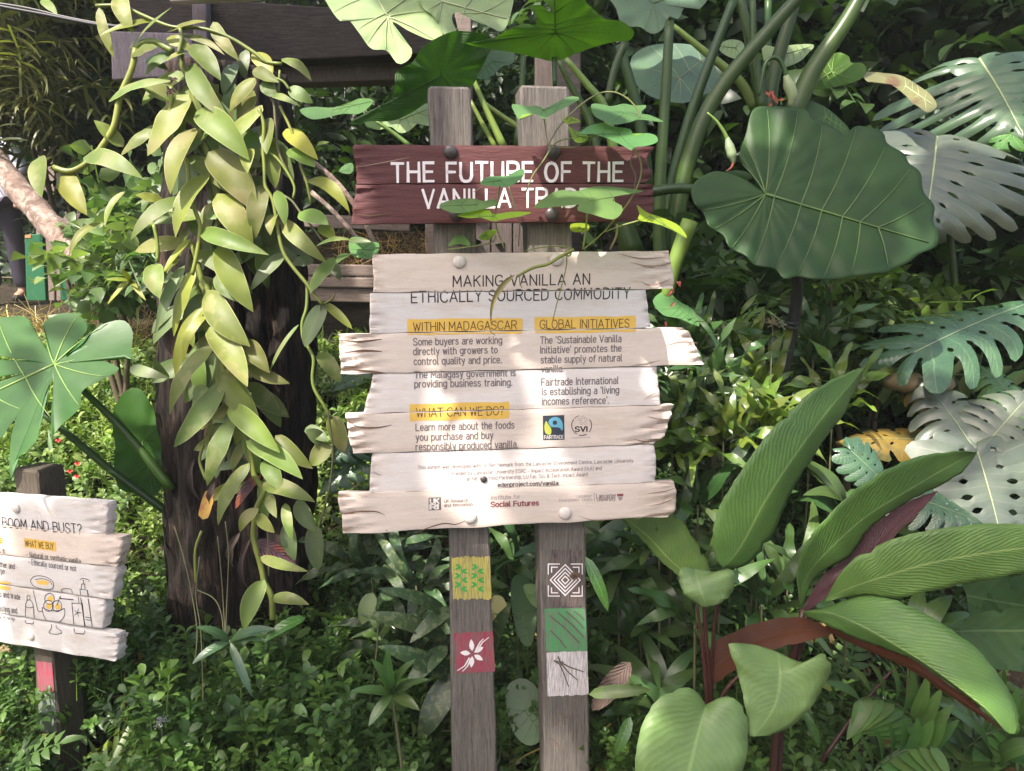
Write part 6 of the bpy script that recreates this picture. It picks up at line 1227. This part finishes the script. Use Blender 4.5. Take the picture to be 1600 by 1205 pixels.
cover('straw_litter', 'dry straw litter on the ground before the green board', 'straw', [(-3.9, -2.2, 4.2, 5.6, 1500), (-1.2, -.4, 1.9, 2.3, 120), (-.3, .6, 1.9, 2.4, 120)], (.08, .28), [(.30, .23, .13), (.2, .15, .09), (.42, .35, .22)], 1.0, .12)
rp = [P(random.uniform(90, 145), random.uniform(690, 790), 2.9) for _ in range(9)]
for q, (x, y) in enumerate([(122, 724), (110, 736), (121, 744), (92, 688)]):
    b = P(x, y, 2.9); t = thing('red_flower', ['small red flower highest of three above the small sign', 'small red flower leftmost of the three above the small sign', 'small red flower lowest of three above the small sign', 'tiny red flower beside the glossy monstera fingers'][q], 'flower', b)
    for a in range(4): leaf(b, b+Vector((math.cos(a*1.6)*.012, -.006, math.sin(a*1.6)*.009)), .009, M['red_flower'] if 'red_flower' in M else M.setdefault('red_flower', flat('red_petal', (.55, .03, .03), .5)), t, name='petal')
# ================================================================== ferns and strap plants, one thing each
def fern(px, py, d, label, mat, nfr=11, L=.34, W=.035, el=(.3, 1.1), wave=.7, name='fern_plant', cat='fern', lean=None, ab=(.45, .5), group=None, wpy=None, az0=None, azr=math.pi):
    b = P(px, py, d); t = thing(name, label, cat, b, group)
    for k in range(nfr):
        a = k*2.4+random.uniform(-.3, .3) if az0 is None else az0+random.uniform(-azr, azr); e = random.uniform(*el); l = L*random.uniform(.65, 1.15)
        dv = Vector((math.cos(a)*math.cos(e), math.sin(a)*math.cos(e)*.8, math.sin(e)))
        leaf(b+dv*.03, b+dv*l, W*random.uniform(.8, 1.2), mat, t, name='frond', N=(random.uniform(-.3, .3), -.5, 1), bend=random.uniform(.1, .22), curve=random.uniform(-.12, .12), wave=wave, fold=.1, ab=ab, nt=14, ns=1, tipcurl=random.uniform(.05, .35))
    g0 = Vector((b.x, b.y, min(b.z-.02, ground(b.x, b.y)))); tube('rootstock', [b+Vector((0, 0, .02)), (b+g0)/2+Vector((.01, .01, 0)), g0], [.003, .004], M['thin_stem'], t, 5)
    return t
FL, FD = M['fern_lit'], M['fern_dark']
places = ['beside the third white plank end', 'nearest the blackish stalk foot', 'right of the fourth plank', 'right of the blackish stalk', 'just left of the tall striped leaf', 'tallest of the bright tuft', 'level with the fifth plank end', 'under the long plank end', 'beside the red leaf scrap', 'above the yellow-brown monstera']
fl = [(1075, 560, 2.35), (1185, 620, 2.3), (1070, 640, 2.2), (1270, 560, 2.5), (1130, 690, 2.1), (1145, 570, 2.45), (1050, 700, 2.15), (1115, 610, 2.25), (1190, 680, 2.15), (1300, 640, 2.3)]
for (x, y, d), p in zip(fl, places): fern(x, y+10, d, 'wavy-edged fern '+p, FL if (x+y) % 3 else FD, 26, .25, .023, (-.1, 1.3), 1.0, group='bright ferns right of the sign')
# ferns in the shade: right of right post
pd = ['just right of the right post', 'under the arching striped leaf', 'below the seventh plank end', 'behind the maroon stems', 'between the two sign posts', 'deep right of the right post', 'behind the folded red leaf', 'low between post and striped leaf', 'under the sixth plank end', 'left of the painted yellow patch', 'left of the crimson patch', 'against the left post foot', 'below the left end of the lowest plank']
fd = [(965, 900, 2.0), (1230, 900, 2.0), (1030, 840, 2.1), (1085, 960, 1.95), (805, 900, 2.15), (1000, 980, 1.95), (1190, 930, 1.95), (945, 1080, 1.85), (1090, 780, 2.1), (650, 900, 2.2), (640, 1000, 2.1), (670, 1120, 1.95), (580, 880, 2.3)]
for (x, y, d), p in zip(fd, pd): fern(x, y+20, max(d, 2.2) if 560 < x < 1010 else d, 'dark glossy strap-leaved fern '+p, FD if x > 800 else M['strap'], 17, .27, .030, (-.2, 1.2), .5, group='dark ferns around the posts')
for (x, y, d, lb) in [(790, 1080, 2.2, 'broad-bladed plant low between the two sign posts'), (1030, 1110, 2.0, 'broad-bladed plant at the foot of the right post'), (900, 870, 2.2, 'shaded broad-bladed plant behind the right post'), (1330, 800, 2.1, 'leafy tuft under the maroon rolled leaf'), (1550, 1180, 1.75, 'leafy tuft in the bottom right corner'), (1420, 1000, 1.95, 'shaded tuft under the long arching leaf')]:
    fern(x, y+20, d, lb, FD, 13, .25, .05, (0, 1.2), .1, 'leafy_plant', 'plant', ab=(.5, .7))
# speckled strap leaves left of the left post
sp_ = thing('strap_leaf_plant', 'plant with long speckled yellow-tipped leaves just left of the crimson patch', 'plant', Vector((P(700, 1190, 1.98).x, 1.98, 0)))
for (bx, by, tx, ty, w_) in [(705, 1060, 590, 1010, 34), (715, 1050, 655, 1160, 46), (700, 1000, 560, 960, 30), (710, 950, 640, 1005, 26), (700, 960, 590, 920, 24), (760, 1040, 800, 940, 30), (700, 1010, 630, 1080, 30)]:
    leaf(P(bx, by, 2.0), P(tx, ty, 1.92), w_*MP(1.95), M['strap'], sp_, bend=.12, fold=.2, ns=2, nt=12, N=(0, -.7, .8))
# seedling with a cane
sd = thing('young_plant', 'young plant with a rosette of pointed leaves on a thin cane left of the posts', 'plant', Vector((P(632, 1230, 1.75).x, 1.75, 0)))
tube('stem', [P(612, 1085, 1.75), P(620, 1140, 1.75), P(632, 1230, 1.75)], [.003, .005], M['thin_stem'], sd, 6)
for (tx, ty, w_) in [(548, 1080, 18), (580, 1030, 22), (606, 1010, 20), (650, 1030, 20), (672, 1062, 16), (576, 1135, 18), (655, 1110, 20), (628, 1060, 18)]: leaf(P(612, 1085, 1.75), P(tx, ty, 1.70), w_*MP(1.75), M['fern_dark'], sd, bend=.1, ns=2, N=(0, -.6, 1), ab=(.6, .8))
s3 = thing('young_plant', 'lance-leaved young plant standing against the trunk foot', 'plant', Vector((P(385, 1150, 1.85).x, 1.85, 0)))
tube('stem', [P(359, 1000, 1.85), P(372, 1050, 1.85), P(388, 1150, 1.85)], [.003, .004], M['petiole'], s3, 6)
for (tx, ty, w_) in [(306, 980, 18), (300, 1038, 17), (432, 984, 22), (395, 1090, 14), (420, 1002, 12)]: leaf(P(359, 1003, 1.85), P(tx, ty, 1.80), w_*MP(1.85), M['mon_dark'], s3, bend=.1, ns=2, N=(0, -.6, 1), ab=(.6, .8))
leaf(P(478, 965, 1.85), P(412, 1004, 1.8), 22*MP(1.85), M['mon_green'], s3, bend=.12, ns=2, N=(0, -.6, 1), ab=(.5, .8))
s4 = thing('young_plant', 'single pale pointed leaf on a thin stalk right of the trunk', 'plant', Vector((P(570, 1150, 1.95).x, 1.95, 0)))
leaf(P(583, 926, 1.95), P(565, 976, 1.93), 28*MP(1.95), M['vanilla_blue'], s4, ns=2); tube('stem', [P(583, 926, 1.95), P(590, 1000, 1.95), P(570, 1150, 1.95)], [.002, .003], M['thin_stem'], s4, 5)
# palms bottom right: pinnate fronds with separate leaflets
def palm(label, rach, d, ll, n=9, mat='palm', w_=22):
    t = thing('palm_seedling', label, 'palm', Vector((P(*rach[0], d).x, d, ground(0, d)))); q = cat_pts(rach, n+2); tube('stem', [P(x, y, d) for x, y in rach], [.004, .0015], M['petiole'], t, 6)
    for i in range(1, n+1):
        dx, dy = q[i+1 if i < n+1 else i]-q[i-1]; h = math.hypot(dx, dy); dx, dy = dx/h, dy/h; l = ll*(1-.5*abs(i/(n+1)-.4))
        for sg in (1, -1):
            ex, ey = dx*.55-dy*sg*.85, dy*.55+dx*sg*.85; b = P(q[i][0], q[i][1], d); tp = P(q[i][0]+ex*l, q[i][1]+ey*l+l*.15, d-.03)
            leaf(b, tp, w_*MP(d), M[mat], t, name='leaflet', bend=.08, ab=(.45, .75), ns=1, nt=8, N=(0, -.5, 1))
    return t
palm('small palm frond arching under the long striped leaf', [(1460, 1190), (1440, 1140), (1400, 1100), (1350, 1090), (1330, 1105)], 1.70, 85)
palm('second palm frond in the bottom right corner, nearer the frame edge', [(1490, 1230), (1510, 1170), (1560, 1140), (1620, 1130)], 1.75, 95)
palm('third palm frond low below the folded green leaf', [(1330, 1250), (1370, 1200), (1420, 1170), (1470, 1165)], 1.6, 70)
# big dark leaves between posts and other single leaves
bl = thing('broad_leaf_plant', 'broad dark leaves growing low between the two posts', 'plant', Vector((P(800, 1230, 2.0).x, 2.0, 0)))
for (c, out, m_) in [((815, 960), [(800, 905), (820, 900), (836, 925), (838, 970), (828, 1010), (810, 995), (800, 950)], 'ele_dark'), ((820, 1110), [(790, 1080), (812, 1060), (835, 1070), (848, 1100), (848, 1150), (825, 1165), (800, 1140)], 'mon_plain'), ((776, 960), [(768, 935), (784, 932), (792, 950), (788, 975), (776, 1000), (768, 980)], 'yl'), ((828, 930), [(818, 915), (838, 914), (846, 930), (840, 950), (826, 938)], 'sweet')]:
    if m_ == 'yl': M.setdefault('yl', leafmat('cream_leaf', (.5, .42, .2), rough=.5, transl=.2, spots=20, spotcol=(.3, .2, .1)))
    pol(c, out, 1.98, M[m_], bl, gy=-.001, n=40, nr=5, tip=out[4], vr=.6)
for (bx, by, tx, ty, w_, m_) in [(920, 1085, 1018, 1078, 22, 'fern_lit'), (985, 1120, 962, 1180, 20, 'mon_green'), (915, 870, 950, 955, 20, 'mon_green'), (1275, 1060, 1300, 1080, 14, 'vanilla_yellow'), (1255, 1110, 1280, 1170, 14, 'mon_green')]:
    leaf(P(bx, by, 1.8), P(tx, ty, 1.78), w_*MP(1.8), M[m_], bl, ns=2, bend=.1)
dl = thing('dead_leaf', 'large dark withered leaf drooping right of the right post', 'leaf', P(925, 1110, 1.9))
leaf(P(985, 1035, 1.9), P(925, 1110, 1.86), 34*MP(1.9), M['brown_dead'], dl, ns=3, nt=14, wave=.4, fold=.3, ab=(.5, .6), name='blade')
# seed heads
for x, y, lb, c_ in [(252, 1128, 'white speckled flower head in the ground cover', (.55, .55, .50)), (262, 1188, 'dried straw-coloured flower head at the bottom edge', (.4, .3, .18)), (1208, 505, 'pale seed head beside the blackish stalk', (.4, .34, .2))]:
    d = 1.75 if y > 900 else 2.2; b = P(x, y, d); m = flat('seed_head_colour', c_, .7); parts = []
    for k in range(70):
        a, e = random.uniform(0, 6.28), random.uniform(-.5, 1.4); v = Vector((math.cos(a)*math.cos(e), math.sin(a)*math.cos(e), math.sin(e)))*.023*random.uniform(.3, 1.2); parts.append(tube_mesh([b, b+v], [.0003, .0003], 3, 3)); parts.append(tube_mesh([b+v, b+v*1.08], [.0016, .001], 4, 2))
    V, Fc = join(parts); t = thing('seed_head', lb, 'flower', Vector((b.x, b.y, ground(b.x, b.y)))); raw('floret', V, Fc, m, t); tube('stem', [b, Vector((b.x, b.y, ground(b.x, b.y)))], [.0015, .002], M['thin_stem'], t, 5)
# yellow-green orchid-like sprig on the vine's left
yb = P(205, 440, 2.05); ys = thing('flower_spray', 'pale yellow-green orchid flower at the left of the trunk', 'flower', yb)
for tx, ty in [(166, 437), (190, 420), (204, 432), (215, 450), (182, 452), (196, 445), (228, 470), (168, 476)]: leaf(yb, P(tx, ty, 2.02), 8*MP(2), M['vanilla_yellow'], ys, ns=1, name='petal')
# ================================================================== an unseen overhead crown, added with leaves placed to cast the dapple
cr = thing('unseen_shade_tree', 'unseen big-leaved tree added overhead, leaves placed to shade the bed', 'tree', (-3.2, -1.6, 0))
tube('trunk', [Vector((-3.2, -1.6, -.2)), Vector((-3.1, -1.5, 2)), Vector((-2.6, -1.2, 4.4))], [.16, .10], M['log'], cr, 12)
for q in [(-.6, -.6, 4.6), (.6, .3, 4.8), (-1.6, .6, 4.7), (1.6, -.4, 4.6), (-.2, 1.6, 5.0)]: tube('limb', [Vector((-2.6, -1.2, 4.3)), Vector((q[0]*.5-1.3, q[1]*.5-.6, 4.7)), Vector(q)], [.07, .02], M['log'], cr, 8)
def shade(px, py, d, n, spread, h=2.6, size=(.2, .34)):
    p = P(px, py, d); out = []
    for _ in range(n):
        o_ = Vector((random.gauss(0, spread), random.gauss(0, spread), random.gauss(0, spread))); k = (h+random.uniform(0, .9)+1.2-(p.z-1.2)*.6)/SUN.z
        out.append((p+o_+SUN*k, random.uniform(*size)))
    return out
SH = [(500, 1250, 1.8, 12, .2, 2.6, (.12, .2)), (300, 1150, 1.8, 12, .22, 2.6, (.12, .2)), (150, 1200, 1.8, 10, .2, 2.6, (.12, .2)), (780, 1200, 1.8, 12, .15, 2.6, (.12, .2)), (600, 1080, 1.9, 7, .12, 2.6, (.1, .16)), (930, 1080, 1.9, 5, .10, 2.6, (.1, .16)),
 (1300, 360, 2.15, 9, .15, 2.6, (.16, .26)), (1210, 300, 2.15, 3, .05, 2.6, (.12, .18)), (1080, 1180, 1.45, 3, .06, 2.6, (.1, .14)), (1190, 380, 2.15, 3, .08, 2.6, (.14, .22)), (1170, 200, 2.6, 16, .22, 2.6, (.16, .26)), (1030, 250, 2.8, 14, .22, 2.6, (.16, .26)), (1280, 60, 4.2, 22, .6), (1500, 60, 4.4, 14, .7), (1480, 430, 3.2, 8, .25), (700, 130, 2.6, 3, .10, 2.6, (.14, .2)), (500, 100, 3.3, 18, .25), (620, 60, 3.2, 5, .1), (300, 80, 3.3, 7, .2), (1130, 450, 3.0, 6, .2), (1000, 100, 4.4, 16, .6), (150, 200, 4.8, 12, .4), (50, 120, 4.6, 8, .3),
 (370, 900, 2.1, 10, .12, 2.6, (.1, .16)), (420, 1000, 2.1, 6, .12, 2.6, (.1, .16)), (390, 680, 2.0, 3, .06, 2.6, (.08, .12)), (1080, 950, 1.9, 8, .15, 2.6, (.14, .2)), (1200, 1130, 1.7, 6, .15, 2.6, (.14, .2)), (1500, 1150, 1.7, 8, .2, 2.6, (.14, .22)), (1550, 1000, 1.7, 3, .12), (70, 900, 1.95, 5, .09, 2.6, (.1, .15)), (20, 560, 2.1, 2, .08, 2.6, (.1, .15)), (1350, 900, 1.6, 1, .06, 2.6, (.12, .16))]
lv = []
for a in SH: lv += shade(*a)
parts, pf, pu = [], [], []
for x0, y0, x1, y1, w_, k in [(735, 425, 588, 600, 62, 2.0), (805, 440, 700, 640, 52, 2.1), (900, 390, 815, 560, 70, 1.9), (970, 420, 890, 640, 85, 2.2), (1020, 590, 900, 730, 80, 2.0), (590, 440, 880, 425, 74, 2.3), (770, 560, 705, 700, 13, 1.5), (545, 250, 770, 330, 84, 2.1), (840, 235, 1030, 335, 76, 2.0), (620, 700, 560, 800, 24, 1.7), (900, 760, 1040, 800, 40, 2.0), (-60, 790, 190, 850, 52, 1.8), (-40, 905, 185, 925, 62, 1.9), (30, 1075, 110, 1060, 50, 1.7), (20, 975, 190, 1015, 40, 1.8)]:
    A_, B2 = P(x0, y0, 1.8), P(x1, y1, 1.8); V, Fc, uv = leaf_mesh(A_+SUN*k, B2+SUN*k, w_*MP(1.8), N=SUN, bend=.03, nt=10, ns=2)
    b = len(parts); parts += V; pf += [tuple(i+b for i in q) for q in Fc]; pu += uv
for c, s in lv:
    a = random.uniform(0, 6.28); dv = Vector((math.cos(a), math.sin(a), random.uniform(-.4, .1))).normalized()
    V, Fc, uv = leaf_mesh(c-dv*s, c+dv*s, s*1.1, N=(random.uniform(-.3, .3), random.uniform(-.3, .3), 1), bend=.08, nt=6, ns=1)
    b = len(parts); parts += V; pf += [tuple(i+b for i in q) for q in Fc]; pu += uv
raw('crown', parts, pf, M['ele_dark'], cr, uv=pu)
# ================================================================== thin haze volume added to lift the shadows like lens veil
def haze():
    x0, x1, y0, y1, z0, z1 = -61, 61, -41, 121, -1.2, 27
    V = [(x, y, z) for z in (z0, z1) for y in (y0, y1) for x in (x0, x1)]; Fc = [(0, 2, 3, 1), (4, 5, 7, 6), (0, 1, 5, 4), (2, 6, 7, 3), (0, 4, 6, 2), (1, 3, 7, 5)]
    s = NT('shadow_lift_haze'); v = s.n('ShaderNodeVolumePrincipled'); v.inputs['Density'].default_value = .0028; v.inputs['Color'].default_value = (.92, .96, .93, 1); s.l(v.outputs[0], s.out.inputs[1])
    o = raw('haze', V, Fc, s.m, None, loc=(0, 0, 0), smooth=False, kind='stuff'); tag(o, 'thin haze added over the whole planting bed to lift the shadows', 'haze', None, 'stuff')
haze()
